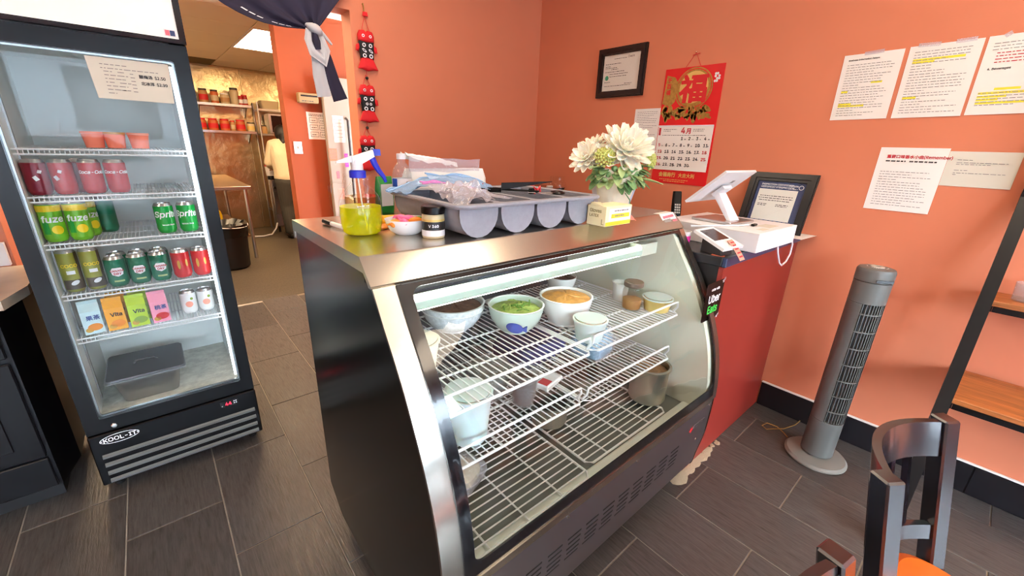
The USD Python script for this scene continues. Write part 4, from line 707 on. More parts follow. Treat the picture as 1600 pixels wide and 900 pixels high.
# ================================================================ red counter and what stands on it
cn = thing('counter','red-panelled service counter with a dark top and an edge coloured with reflected blue','counter',(2.15,.95,0))
obj('front_panel', bx(1.70,2.6175,.645,.665,.002,1.029), 'red_panel', cn, smooth=False)
obj('body', [bx(1.70,2.6175,.666,.69,.0,1.029),bx(1.70,2.6175,1.30,1.32,0,1.029),bx(1.70,1.72,.69,1.30,0,1.029)], 'black_matte', cn, smooth=False)
obj('top', bx(1.695,2.632,.655,1.36,1.030,1.0695,.003), 'charcoal_top', cn, smooth=False)
obj('edge_band', bx(1.695,2.632,.637,.6548,1.030,1.0695,.003), 'edge_reflected_blue', cn, smooth=False, label='counter edge with reflected window blue put into its colour')
g = np.random.default_rng(8); M=[]
for k in range(40):
    x=1.66+.40*(k/40)+g.normal(0,.008); r_=.005+.024*g.random()**2*(1 if k%7 else 1.7); q=T(trimesh.creation.icosphere(1),s=(r_*1.3,r_*.8,.004)); q.vertices += g.normal(0,.0018,q.vertices.shape)*(1,1,.4); q.vertices[:,2]=np.abs(q.vertices[:,2]); q.apply_translation((x,.640-.016*g.random(),.0004)); M.append(q)
obj('plaster_crumbs', M, 'plaster_crumb', kind='stuff', label='crumbling pale plaster along the foot of the red counter', category='plaster')
ub = thing('delivery_sticker','black delivery service sticker taped to the red counter panel','sticker',M=wallA(1.655,.815,.6445))
UB = lambda m: T(m).apply_transform(wallA(1.655,.815,.6445))
obj('sticker', UB(extr(rrect(.155,.165,.012,cx=.0,cy=.083),.0008)), 'black_satin', ub, smooth=False)
obj('lettering', [UB(T(text('order with',.011,.0004,bold=True),(-.03,.128,.0009))),UB(T(text('Uber',.033,.0004,bold=True),(-.045,.076,.0009)))], 'white_plastic', ub, smooth=False)
obj('green_lettering', UB(T(text('Eats',.033,.0004,bold=True),(-.04,.030,.0009))), 'uber_green', ub, smooth=False)
obj('tape', [UB(T(bx(-.014,.014,-.006,.006,.0009,.0012),(x,y,0),rz=.6)) for x,y in ((.072,.160),(.07,.004))], 'bag_film', ub, smooth=False)
# white box under the till
ZC = 1.0702
t = thing('white_box','flat white cardboard box lying on the counter under the till','box',(2.11,.83,ZC))
bxm = lambda m: T(T(m,(-1.895,-.605,0)),(1.895,.605,ZC),rz=-.03)
wb = obj('carton', [bxm(bx(1.895,2.325,.605,1.05,0,.084,.002))], 'white_card', t, smooth=False)
obj('lid_seam', [bxm(bx(1.8945,2.3255,.6045,1.0505,.080,.0815))], 'off_white', wb, smooth=False)
obj('top_print', [bxm(T(bx(1.99,2.06,.63,.66,.0842,.0846))),bxm(T(bx(2.09,2.2,.64,.70,.0842,.0846)))], 'paper_cream', wb, smooth=False)
ZB = ZC+.0855
t = thing('till_stand','white tablet till on a slanted silver stand, its back turned to the customer','till',(2.08,.86,ZB))
pm = lambda m: T(T(m,(-2.09,-.85,0)),(2.09,.85,ZB),rz=-.12)
obj('base', pm(bx(1.99,2.20,.75,.95,0,.012,.003)), 'aluminium', t, smooth=False)
obj('neck', hull([pm(bx(2.05,2.125,.785,.805,.0122,.0125)).vertices.tolist()[i] for i in range(8)]+[(x,y,z) for x in (2.05,2.125) for y,z in ((.874,1.294),(.898,1.280))]), 'white_plastic', t)
A,B = np.array((1.945,.972,1.238)),np.array((1.925,.80,1.388)); C,D = B+(.31,-.01,.0),A+(.31,-.01,.0)
nrm = np.cross(C-B,A-B); nrm/=np.linalg.norm(nrm); nrm = nrm if nrm[1]>0 else -nrm
obj('tablet', hull([c+nrm*o for c in (A,B,C,D) for o in (0,.011)]), 'white_plastic', t, smooth=False)
sc = .06; ctr=(A+B+C+D)/4; obj('screen', hull([ctr+(c-ctr)*.9+nrm*o for c in (A,B,C,D) for o in (.0112,.0124)]), 'screen_dark', t, smooth=False)
obj('back_logo', hull([ctr+(c-ctr)*.09+(C-B)*.12+(B-A)*.18-nrm*o for c in (A,B,C,D) for o in (.0002,.0008)]), 'ink_grey', t, smooth=False)
obj('mount', hull([ctr+(c-ctr)*.28-nrm*o*(1) - (0,0,.01) for c in (A,B,C,D) for o in (.001,.018)]), 'white_plastic', t, smooth=False)
# card terminal
t = thing('card_terminal','small white card terminal with a dark screen propped beside the white box','card terminal',(1.765,.71,ZC))
a,b,c,d = (1.70,.795,1.150),(1.845,.785,1.150),(1.80,.628,1.102),(1.655,.645,1.102)
obj('body', quad3(a,d,c,b,.012), 'white_plastic', t, smooth=False)
pt = lambda u,v,w=.0125: np.array(a)*(1-u)*(1-v)+np.array(b)*u*(1-v)+np.array(c)*u*v+np.array(d)*(1-u)*v+np.array((0,-.3,.95))*w
obj('screen', hull([pt(u,v,w) for u in (.12,.86) for v in (.10,.62) for w in (.0118,.0132)]), 'screen_dark', t, smooth=False)
obj('stand', hull([(1.74,.77,ZC),(1.82,.765,ZC),(1.79,.66,ZC),(1.71,.67,ZC),(1.74,.77,1.138),(1.82,.765,1.138),(1.79,.67,1.106),(1.71,.68,1.106)]), 'fan_dark', t)
t = thing('receipt','pink receipt slip hanging from the card terminal','receipt',(1.75,.62,ZC))
obj('slip', sheet(np.array([[(1.735+.045*v-.03*u,.668-.075*u,1.133-.042*u-.022*u*u) for v in (0,.5,1)] for u in np.linspace(0,1,7)]),.0012), 'salmon_paper', t)
obj('print', [sheet(np.array([[(1.742+.03*v-.03*u,.667-.075*u,1.1350-.042*u-.022*u*u) for v in (0,1)] for u in (q,q+.06)]),.0006) for q in (.15,.32,.5,.68,.84)], 'ink_red', t, smooth=False)
t = thing('paper_cup','white paper cup with pink print beside the case','cup',(1.70,.73,ZC))
obj('cup', closed_lathe([(0,0),(.026,0),(.033,.075)],[(0,.003),(.024,.003),(.031,.075)],24,(1.715,.845,ZC)), 'white_card', t)
obj('print', T(patch(sbox(-.012,.01,.018,.06),.0305),(1.715,.845,ZC),rz=-.3), 'hot_pink', t)
t = thing('orange_note','orange sticky note lying on the counter edge by the case','note',(1.66,.68,ZC)); obj('note', T(bx(-.035,.035,-.025,.025,0,.001),(1.735,.69,ZC+.0002),rz=.3), 'orange_note', t, smooth=False)
t = thing('desk_phone','black cordless phone standing in its charger behind the till','phone',(2.175,1.135,ZC))
obj('charger', T(rloft([(0,0,.10,.09,.03,0),(0,0,.09,.08,.03,.035)]),(2.175,1.135,ZC)), 'black_satin', t)
hs = obj('handset', T(T(rloft([(0,0,.048,.026,.010,0),(0,0,.052,.03,.012,.08),(0,0,.046,.024,.010,.165)]),rx=-.25,rz=-.75),(2.175,1.13,ZC+.030)), 'black_satin', t)
obj('keys', [T(T(bx(-.014+.011*i,-.006+.011*i,-.0168,-.0152,.045+.014*j,.054+.014*j)),rx=-.25,rz=-.75).apply_translation((2.175,1.13,ZC+.030)) for i in range(3) for j in range(4)], 'fan_button', hs, smooth=False)
t = thing('paper_stack','loose white papers on the counter behind the till','papers',(2.28,1.18,ZC)); obj('sheets', [T(bx(-.10,.10,-.07,.07,.0015*k,.0015*k+.001),(2.40+.004*k,1.20,ZC),rz=.1*k) for k in range(4)], 'paper', t, smooth=False)
t = thing('paper_slip','white slip of paper lying on the counter end by the wall','paper',(2.53,.62,ZC)); obj('sheet', quad3((2.43,.66,ZC+.0003),(2.43,.585,ZC+.0003),(2.63,.57,ZC+.0005),(2.63,.66,ZC+.0005),.0008), 'paper', t, smooth=False)
t = thing('white_cable','white cable looping over the counter edge in front of the box','cable',(2.3,.62,ZC))
obj('cable', tube([(2.20,.632,1.075),(2.215,.622,1.06),(2.235,.618,1.02),(2.29,.618,.965),(2.335,.618,.945),(2.39,.618,.955),(2.43,.618,.99),(2.435,.620,1.04),(2.425,.628,1.076)],.0042,8), 'white_plastic', t)
t = thing('white_cable','white cable lying across the box top below the till','cable',(1.95,.75,ZB+.004))
obj('cable', tube([(1.80,.86,1.156),(1.87,.80,1.160),(1.93,.775,ZB+.004),(2.0,.735,ZB+.004),(2.06,.715,ZB+.004),(2.10,.715,ZB+.004)],.0038,8), 'white_plastic', t)
obj('plug', bx(2.06,2.10,.69,.705,ZB+.0005,ZB+.010,.002), 'black_satin', t)
# certificate frame leaning on the wall
def leaning(y0,y1,x0,z0,x1,z1): return basis((0,-1,0),(x1-x0,0,z1-z0),(x0,y0,z0))
MC = leaning(.945,.62,2.535,1.0715,2.622,1.375); W_,H_ = .325,.315; CF = lambda m: T(m).apply_transform(MC)
t = thing('framed_certificate','black framed certificate with a navy border leaning on the counter against the wall','picture frame',M=MC)
obj('frame', [CF(extr(sbox(0,0,W_,H_).difference(sbox(.045,.045,W_-.045,H_-.045)),.012)),CF(extr(sbox(.006,.006,W_-.006,H_-.006).difference(sbox(.03,.03,W_-.03,H_-.03)),.018))], 'frame_black', t, smooth=False)
pr2 = obj('print', CF(bx(.046,W_-.046,.046,H_-.046,.001,.004)), 'print_navy', t, smooth=False, label='navy bordered certificate print')
obj('white_panel', CF(bx(.062,W_-.075,.058,H_-.088,.0042,.0048)), 'paper', pr2, smooth=False)
obj('title', [CF(T(text('INSPECTION CERTIFICATE',.0085,.0004,bold=True),(.066,H_-.066,.0042))),CF(T(text("CERTIFICAT D'INSPECTION",.0085,.0004,bold=True),(.066,H_-.080,.0042)))], 'white_plastic', pr2, smooth=False)
obj('emblem', [CF(extr(Point(W_-.066,H_-.07).buffer(.012).difference(Point(W_-.066,H_-.07).buffer(.009)),.0005,loc=(0,0,.0042))),CF(T(text('Toronto',.009,.0004,bold=True),(W_-.125,H_-.068,.0042))),CF(T(bars([(W_-.125,H_-.08,.045)],.003,seed=2),(0,0,.0042)))], 'white_plastic', pr2, smooth=False)
obj('small_print', CF(T(bars([(.075,.19,.16),(.07,.178,.17),(.075,.166,.15),(.075,.145,.05),(.165,.145,.06),(.075,.137,.045),(.165,.137,.055)],.0035,seed=4),(0,0,.005))), 'ink', pr2, smooth=False)
obj('glass', CF(bx(.031,W_-.031,.031,H_-.031,.0062,.0078)), 'glass_clear', t, smooth=False)
# dark back shelf under the far wall, with a jar
t = thing('back_counter','low dark glossy worktop along the far wall behind the counter','worktop',(2.1,2.5,0))
obj('top', bx(1.55,2.63,2.20,2.765,1.09,1.125,.004), 'black_gloss', t, smooth=False); obj('body', bx(1.58,2.63,2.24,2.765,.0,1.0895), 'black_matte', t, smooth=False)
t = thing('black_tray','dark glossy tray with small packets lying on the far worktop','tray',(2.2,2.5,1.1258))
obj('tray', T(rloft([(0,0,.80,.34,.04,0),(0,0,.84,.38,.05,.036)]),(2.17,2.5,1.1258)), 'black_gloss', t)
for k in range(7):
    c = thing('sauce_packet',('white','red')[k%2]+' sauce packet on the dark tray, '+('at its left end','second from the left','third from the left','in the middle','third from the right','second from the right','at its right end')[k],'packet',(1.83+.11*k,2.42+.05*(k%3),1.1628)); obj('packet', T(rloft([(0,0,.05,.03,.004,0),(0,0,.05,.03,.008,.006),(0,0,.046,.026,.004,.010)]),(1.83+.11*k,2.42+.05*(k%3),1.1625),rz=k), 'red_vivid' if k%2 else 'white_plastic', c)
x,y=2.02,1.90; t = thing('glass_jar','empty clear glass jar standing behind the cutlery tray','jar',(x,y,1.0702))
obj('jar', lathe([(0,0),(.058,0),(.064,.008),(.066,.16),(.058,.185),(.050,.192),(.052,.20),(.050,.214),(.052,.222)],36,(x,y,1.0702)), 'glass_clear', t)
t = thing('side_table','small dark side table behind the display case carrying the glass jar','table',(2.02,1.85,0))
obj('top', bx(1.80,2.25,1.55,2.15,1.04,1.0698,.004), 'charcoal_top', t, smooth=False)
for x_ in (1.83,2.22):
    for y_ in (1.58,2.12): obj('leg', bx(x_-.02,x_+.02,y_-.02,y_+.02,0,1.0398), 'black_matte', t, smooth=False)
# ================================================================ papers and pictures on the right wall
def notice(label,y,z,w,h,rows,roll=0,title=None,hl=(),seed=1,red=(),m='paper',tapes=(),name='paper_notice',x=2.6335):
    MB = wallB(y,z,x,roll); t = thing(name,label,'paper',M=MB); q = lambda mm: T(mm).apply_transform(MB)
    r=np.random.default_rng(seed); s = sheet(np.array([[(w*u,h*v,.0012+.004*(u*u*(1-v)*.6+.2*math.sin(3*u)*(1-v))) for u in np.linspace(0,1,7)] for v in np.linspace(0,1,7)]),.0009)
    sh = obj('sheet', q(s), m, t)
    off = lambda mm: (lambda k: (k.vertices.__setitem__((slice(None),2), k.vertices[:,2]+.0022+.004*((k.vertices[:,0]/w)**2*(1-k.vertices[:,1]/h)*.6+.2*np.sin(3*k.vertices[:,0]/w)*(1-k.vertices[:,1]/h))), k)[1])(T(mm))
    if hl: obj('highlighting', q(off(cat([bx(a,b,c-.0045,c+.0045,-.0004,-.0001) for a,b,c in hl]))), 'highlight', sh, smooth=False)
    obj('printed_text', q(off(bars(rows,.0024,.0004,.012,seed))), 'ink_grey', sh, smooth=False, kind='stuff')
    if title: obj('heading', q(off(cat(title))), 'ink', sh, smooth=False)
    if red: obj('red_heading', q(off(cat(red))), 'ink_red', sh, smooth=False)
    for a,b,c in tapes: obj('tape', q(T(bx(-b/2,b/2,-.007,.008,.003,.0035),(a,h,0),rz=c)), 'bag_film', sh, smooth=False)
    return t
def para(w,h,n,seed,top=.03,gap=.011,x0=.02):
    r=random.Random(seed); R_=[]
    for k in range(n):
        y=h-top-gap*k
        if y<.02: break
        R_.append((x0,y,(w-2*x0)*r.choice((.95,.9,.6,.8,.98,.35))))
    return R_
notice('leftmost of the three white printed notices in the upper row on the right wall',.650,1.640,.216,.285,para(.216,.285,22,1,.045),.02,[T(text('Business Information Return',.0062,.0004,bold=True),(.02,.258,0))],[(.125,.165,.160),(.02,.045,.125),(.02,.12,.062),(.02,.07,.07)],1,tapes=((.11,.07,.05),))
notice('middle white printed notice in the upper row with a few highlighted lines',.418,1.644,.222,.288,para(.222,.288,23,2,.025),.02,None,[(.02,.18,.232),(.02,.09,.222),(.02,.065,.082)],2,tapes=((.06,.07,-.05),(.17,.06,.03)))
notice('rightmost notice in the upper row, with thick yellow highlighting',.186,1.650,.216,.288,para(.216,.10,5,3,.02)+[(.02,.26-.011*k,.17) for k in range(3)],.02,[T(text('4. Beverages',.0075,.0004,bold=True),(.022,.165,0))],[(.06,.13,.094),(.02,.20,.080),(.02,.10,.067),(.02,.08,.056),(.02,.20,.044)],3,red=[T(bars([(.035,.225-.011*k,.10) for k in range(4)],.003,seed=7))],tapes=((.05,.02,.6),))
notice('white notice with a red Chinese heading in the lower row on the right wall',.418,1.238,.231,.281,para(.231,.22,17,4,.045,.0115,.022),0,[T(bars([(.03,.222,.075),(.112,.222,.09)],.006,seed=6))],(),4,red=[T(text('重要口味香水小曲(Remember)',.0115,.0004,CJK,True),(.03,.236,0))])
notice('wide half-sheet notice with four lines beside the red-headed one in the lower row',.186,1.366,.208,.142,[(.03,.108,.045),(.03,.097,.15),(.03,.09,.10),(.03,.066,.04),(.03,.055,.15),(.03,.048,.01)],0,None,(),5,m='paper_cream')
notice('white printed sheet half hidden behind the red calendar',1.782,1.46,.20,.275,para(.2,.275,20,6,.02),0,None,(),6)
# framed licence
MBF = wallB(2.128,1.820); t = thing('framed_licence','small black framed licence with a green seal high on the right wall','picture frame',M=MBF); q = lambda m: T(m).apply_transform(MBF)
obj('frame', [q(extr(sbox(0,0,.388,.314).difference(sbox(.042,.042,.346,.272)),.020)),q(extr(sbox(.008,.008,.38,.306).difference(sbox(.03,.03,.358,.284)),.026))], 'frame_black', t, smooth=False)
lp = obj('paper', q(bx(.043,.345,.043,.271,.004,.007)), 'paper', t, smooth=False)
obj('printed_text', q(T(bars([(.13,.245,.10),(.06,.215,.05),(.11,.215,.08),(.06,.20,.04),(.06,.19,.10),(.11,.18,.06),(.06,.165,.16),(.10,.15,.15),(.10,.135,.14),(.06,.10,.05),(.23,.085,.06),(.06,.075,.22)],.0035,seed=12),(0,0,.0072))), 'ink', lp, smooth=False)
obj('signature', q(T(text('Owen',.014,.0004),(.24,.243,.0072))), 'ink', lp, smooth=False); obj('seal', q(extr(Point(.078,.128).buffer(.015),.0005,loc=(0,0,.0072))), 'seal_green', lp, smooth=False)
obj('glass', q(bx(.031,.357,.031,.283,.012,.0138)), 'glass_clear', t, smooth=False)
# calendar
def affinity_scale(m): m.vertices[:,0]*=1.12; return m
MCAL = wallB(1.588,1.268,2.6325); t = thing('wall_calendar','red and gold Chinese wall calendar hanging by a red string, April page showing','calendar',M=MCAL); q = lambda m: T(m).apply_transform(MCAL)
cw = .372
cbk = obj('red_card', q(extr(Polygon([(0,0),(cw+.01,.0),(cw,.69),(.0,.69)]),.003)), 'red_card', t, smooth=False)
obj('gold_field', q(extr(Polygon([(.004,.49),(.015,.655),(.07,.64),(.10,.60),(.09,.50),(.06,.47)]),.0006,loc=(0,0,.0032))), 'gold', cbk, smooth=False)
ring = Point(.200,.568).buffer(.118,32); obj('gold_ring', q(extr(ring.difference(Point(.200,.568).buffer(.111,32)).union(Point(.200,.568).buffer(.106,32)),.0008,loc=(0,0,.0032))), 'gold', cbk, smooth=False)
obj('gold_disc', q(extr(affinity.scale(Point(.200,.575).buffer(.090,24),1,1),.0005,loc=(0,0,.0042))), 'gold_soft', cbk, smooth=False)
try: ft = affinity_scale(text('福',.118,.0012,CJK,True,True))
except Exception: ft = extr(shapely.union_all([sbox(-.07,.03,.0,.045),sbox(-.045,-.08,-.03,.07),sbox(.01,.05,.08,.065),sbox(.015,.01,.075,.035),sbox(.01,-.075,.08,-.005)]),.0012)
obj('fortune_character', q(T(ft,(.198,.568,.005))), 'red_vivid', cbk, smooth=False, label='large red Chinese character on the gold disc')
M=[]; g=np.random.default_rng(3)
for k in range(90): M.append(extr(affinity.rotate(affinity.scale(Point(.02+.30*g.random(),.395+.075*g.random()).buffer(.013*(.5+g.random()),6),1.6,.6),g.uniform(0,180)),.0007,loc=(0,0,.0033+.0002*(k%3))))
obj('gold_ornament', [q(m) for m in M], 'gold', cbk, smooth=False)
obj('blossom', [q(extr(Point(.325+.011*(k%3),.60+.013*(k%4)).buffer(.007),.0006,loc=(0,0,.0033))) for k in range(8)], 'white_plastic', cbk, smooth=False)
obj('side_characters', [q(T(text(c,.022,.0005,CJK,True,True),(.037,.625-.035*k,.0042))) for k,c in enumerate('千百福')], 'red_vivid', cbk, smooth=False)
pgm = obj('month_page', [q(bx(.006,cw-.004,.085,.353,.0034+.0012*k,.0042+.0012*k)) for k in range(4)], 'paper', t, smooth=False)
zt = .0086; obj('month_heading', [q(T(text('4',.033,.0005,bold=True),(.165,.312,zt)))]+[q(T(text('月',.026,.0005,CJK,True),(.20,.312,zt)))]+[q(T(text('2026'[:2],.001,.0005),(.3,.3,zt)))][:0]+[q(bx(.012,.026,.30,.345,zt,zt+.0004))], 'ink_red', pgm, smooth=False)
obj('heading_print', q(T(bars([(.045,.335,.05),(.045,.325,.05),(.10,.335,.035),(.245,.335,.07),(.245,.325,.07),(.04,.30,.29)],.004,seed=8),(0,0,zt))), 'ink_grey', pgm, smooth=False)
reds,blk,sm=[],[],[]
for dday in range(1,31):
    k=dday+2; cx_,cy_=.028+.0505*(k%7),.272-.0405*(k//7); m=q(T(text(str(dday),.0175,.0005,bold=True),(cx_-.008,cy_,zt))); (reds if k%7==0 or dday in (18,25) else blk).append(m); sm.append((cx_+.016,cy_+.004,.012))
obj('day_numbers', blk, 'marker', pgm, smooth=False); obj('red_day_numbers', reds, 'ink_red', pgm, smooth=False, label='red numbers of Sundays and holidays'); obj('small_print', q(T(bars(sm,.006,seed=15),(0,0,zt))), 'ink_grey', pgm, smooth=False)
obj('binding', q(tube([(.004,.356,.006),(cw-.004,.356,.006)],.0045,6)), 'white_plastic', t); obj('gold_lettering', [q(T(text('金福商行',.022,.0005,CJK,True),(.05,.045,.0032))),q(T(text('大吉大利',.020,.0005,CJK,True),(.19,.045,.0032))),q(T(bars([(.06,.025,.2),(.09,.014,.15)],.004,seed=3),(0,0,.0032)))], 'gold_soft', cbk, smooth=False)
obj('string', [q(tube([(.13,.688,.004),(.185,.765,.006),(.225,.688,.004)],.0018,6)),q(tube([(.165,.752,.007),(.21,.758,.008)],.0022,6))], 'red_vivid', t); obj('nail', q(T(lathe([(0,0),(.002,0),(.002,.012),(.004,.013),(0,.015)],10),(.185,.766,-.001))), 'chrome', t)
# ================================================================ tower fan
fx,fy = 2.352,.262; t = thing('tower_fan','grey oscillating tower fan on a round base by the right wall','fan',(fx,fy,0)); FA=-2.42   # faces the camera side
base = lathe([(0,0),(.128,0),(.135,.004),(.135,.012),(.125,.022),(.08,.030),(.05,.032),(0,.032)],48,(fx,fy,.0005)); obj('base', base, 'fan_base', t)
cyl = Point(0,0).buffer(.068,32); fdir = (math.cos(FA),math.sin(FA))
front = affinity.translate(affinity.rotate(sbox(.028,-.046,.2,.046),math.degrees(FA),origin=(0,0)),0,0)
shell = cyl.difference(front); obj('column', [extr(shell.difference(cyl.buffer(-.004)).union(cyl.buffer(-.0).intersection(affinity.rotate(sbox(.028,-.046,.0315,.046),math.degrees(FA),origin=(0,0)))), .62, loc=(fx,fy,.24)), extr(cyl,.197,loc=(fx,fy,.042)), extr(cyl,.095,loc=(fx,fy,.861))], 'fan_grey', t, smooth=20)
obj('neck', lathe([(0,0),(.055,0),(.055,.012),(0,.012)],32,(fx,fy,.0327)), 'fan_dark', t)
obj('top_cap', lathe([(0,0),(.066,0),(.069,.004),(.069,.048),(.064,.058),(.05,.062),(0,.063)],48,(fx,fy,.9565)), 'fan_grey', t)
RF = lambda m: T(T(m,rz=FA),(fx,fy,0))
obj('display_slot', RF(bx(.0655,.0702,-.034,.034,.964,.977,.001)), 'black_gloss', t, smooth=False)
bt = obj('control_ring', lathe([(.012,0),(.026,0),(.024,.003),(.014,.003),(.012,0)],32,(fx,fy,1.0198)), 'fan_button', t); obj('control_button', lathe([(0,0),(.0115,0),(.010,.002),(0,.0025)],24,(fx,fy,1.0198)), 'fan_grey', t)
obj('indicator', [T(lathe([(0,0),(.003,0),(0,.001)],8),(fx+.036*math.cos(a),fy+.036*math.sin(a),1.0198)) for a in (FA-1.1,FA-.9,FA-.7,FA-.5,FA+.5,FA+.8,FA+1.1,2.0,1.6)], 'white_plastic', t)
obj('brand_mark', T(bx(-.014,.014,-.003,.003,1.0172,1.0178),(fx-.040*fdir[0],fy-.040*fdir[1],.0025),rz=FA+PI/2), 'fan_button', t, smooth=False)
for k in range(8):   # upright grille bars
    u=-.040+.0114*k; d_=math.sqrt(.066**2-u*u); obj('grille_bar', RF(bx(d_-.010,d_-.002,u-.0014,u+.0014,.2405,.8605)), 'fan_grey', t, smooth=False)
for k in range(7):
    z=.30+.085*k; obj('grille_ring', RF(extr(Polygon(arc((0,0),.0665,-.75,.75,14)+arc((0,0),.0625,.75,-.75,14)),.006,loc=(0,0,z))), 'fan_grey', t, smooth=False)
obj('rotor', lathe([(0,0),(.022,0),(.022,.58),(0,.58)],12,(fx+.0*fdir[0]+.0,fy,.26)), 'black_matte', t)
obj('dark_back', RF(bx(.032,.034,-.044,.044,.242,.858)), 'black_matte', t, smooth=False)
t = thing('fan_cable','thin tan mains cable curled on the floor behind the tower fan','cable',(2.42,.43,0)); obj('cable', tube([(2.40,.40,.006),(2.43,.43,.004),(2.46,.47,.004),(2.45,.52,.004),(2.40,.53,.004),(2.385,.50,.004),(2.42,.47,.0085),(2.47,.44,.004),(2.56,.41,.004),(2.60,.40,.02)],.0032,6), 'brass_wire', t)
# ================================================================ leaning shelf on the right
t = thing('ladder_shelf','black metal ladder shelf with brown wooden boards against the right wall','shelf',(2.4,-.45,0))
sl=(2.62-2.24)/(1.36-.584)
for y in (-.075,-.875):
    P=lambda z:2.62-(1.36-z)*sl-.01
    obj('leaning_post', hull([(P(z)+dx,y+dy,z) for z in (.0008,1.70) for dx in (-.014,.014) for dy in (-.014,.014)]) if False else hull([(min(P(z),2.602)+dx*.92,y+dy,z) for z in (.0008,1.345) for dx in (-.032,.032) for dy in (-.02,.02)]), 'black_metal', t, smooth=False)
    obj('wall_post', bx(2.573,2.632,y-.02,y+.02,1.3455,1.9), 'black_metal', t, smooth=False)
for z in (.584,.955):
    xf=2.62-(1.36-z)*sl+.006; 
    obj('board', bx(xf,2.618,-.859,-.092,z-.022,z,.002), 'wood_board', t, smooth=False); obj('board_rail', [bx(xf,2.616,-.861,-.85,z-.045,z-.0225),bx(xf,2.616,-.101,-.09,z-.045,z-.0225),bx(xf-.0,xf+.014,-.849,-.102,z-.045,z-.0225)], 'black_metal', t, smooth=False)
t = thing('clear_box','clear plastic box on the upper board of the ladder shelf','box',(2.5,-.16,.9556)); obj('box', T(closed_lathe([(0,0),(.05,0),(.055,.07)],[(0,.003),(.048,.003),(.053,.07)],24),(2.53,-.19,.9556)), 'plastic_clear', t)
notice('pale blue paper corner on the wall under the lower shelf board',-.285,.40,.10,.045,[(.02,.025,.04)],0,None,(),9,m='carton_blue',name='paper_note')
# ================================================================ chairs
def chair(label,loc,rz):
    t = thing('dining_chair',label,'chair',loc,rz,group=None,local=True); w=.192; Q=.042
    yb = lambda z: (z-.86)*.2 if z>.45 else -.082+(.45-z)*.12
    def lean(m): m=tm(m).copy(); v=m.vertices; v[:,1]+=(v[:,2]-.86)*.2; return m
    for s in (-1,1):
        RP = lambda dx,dy: (s*w+dx*Q*.9-dy*Q*-.43, dy*Q*.9-dx*Q*.43)
        obj('back_post', cat(hull([(RP(dx,dy)[0],RP(dx,dy)[1]+yb(z),z) for dx in (-.5,.5) for dy in (-.5,.5) for z in (0,.45)]),lean(T(T(bx(-Q/2,Q/2,-Q/2,Q/2,.4501,.86,.004),rz=-.45),(s*w,0,0)))), 'chair_black', t, smooth=False)
        obj('front_leg', bx(s*.19-.02,s*.19+.02,-.475,-.435,0,.42,.003), 'chair_black', t, smooth=False)
        obj('side_rail', bx(s*.19-.011,s*.19+.011,-.434,-.11,.37,.42), 'chair_black', t, smooth=False); obj('stretcher', bx(s*.19-.01,s*.19+.01,-.434,-.08,.17,.20), 'chair_black', t, smooth=False)
    crv = lambda x: .062*(1-(x/.172)**2)+.004
    xs = np.linspace(-.1705,.1705,17)
    def rail(z0,z1,th=.018): return lean(extr(Polygon([(x,crv(x)+th/2) for x in xs]+[(x,crv(x)-th/2) for x in xs[::-1]]), z1-z0, loc=(0,0,z0)))
    obj('top_rail', rail(.765,.855), 'chair_black', t, smooth=40); obj('lower_rail', rail(.535,.575), 'chair_black', t, smooth=40)
    for x in (-.105,-.052,0,.052,.105): obj('slat', lean(bx(x-.013,x+.013,crv(x)-.006,crv(x)+.006,.5755,.7645)), 'chair_black', t, smooth=False)
    obj('front_rail', bx(-.169,.169,-.465,-.443,.37,.42), 'chair_black', t, smooth=False); obj('rear_rail', bx(-.169,.169,-.095,-.073,.37,.42), 'chair_black', t, smooth=False)
    obj('seat_pad', rloft([(0,-.228,.31,.36,.06,.4205),(0,-.222,.335,.40,.06,.438),(0,-.222,.335,.40,.06,.466),(0,-.222,.30,.36,.06,.482)],8), 'orange_seat', t, label='glossy orange seat pad')
    return t
ch = chair('black wooden chair with an orange seat and curved back, nearer the right wall',(1.213,-.033,.0005),-.145)
dup(ch,(.549,-.03,.0005),.25,'black wooden chair of which only the right back post shows at the bottom edge')
# ================================================================ left counter
t = thing('wall_cabinet','black base cabinet with a pale marbled top left of the cooler','cabinet',(-1.0,2.4,0))
pl = Polygon([(-1.9,2.15),(-.47,2.15),(-.43,2.33),(-.43,2.72),(-1.9,2.72)])
obj('worktop', extr(pl,.035,loc=(0,0,.865)), 'marble_top', t, smooth=False); obj('backsplash', bx(-1.9,-.53,2.735,2.764,.9005,1.0), 'white_card', t, smooth=False)
ip = Polygon([(-1.9,2.18),(-.50,2.18),(-.46,2.35),(-.46,2.72),(-1.9,2.72)]); obj('body', extr(ip,.765,loc=(0,0,.0995)), 'cabinet_dark', t, smooth=False); obj('toe_kick', bx(-1.9,-.52,2.26,2.72,.0005,.099), 'black_matte', t, smooth=False)
for k in range(3):
    x1=-.51-.45*k; obj('door', [bx(x1-.43,x1,2.163,2.1795,.25,.66,.004),bx(x1-.36,x1-.07,2.157,2.1625,.31,.60,.003)], 'cabinet_dark', t, smooth=False); obj('drawer', bx(x1-.43,x1,2.163,2.1795,.68,.84,.004), 'cabinet_dark', t, smooth=False); obj('base_board', bx(x1-.43,x1,2.166,2.1795,.105,.24,.003), 'cabinet_dark', t, smooth=False)
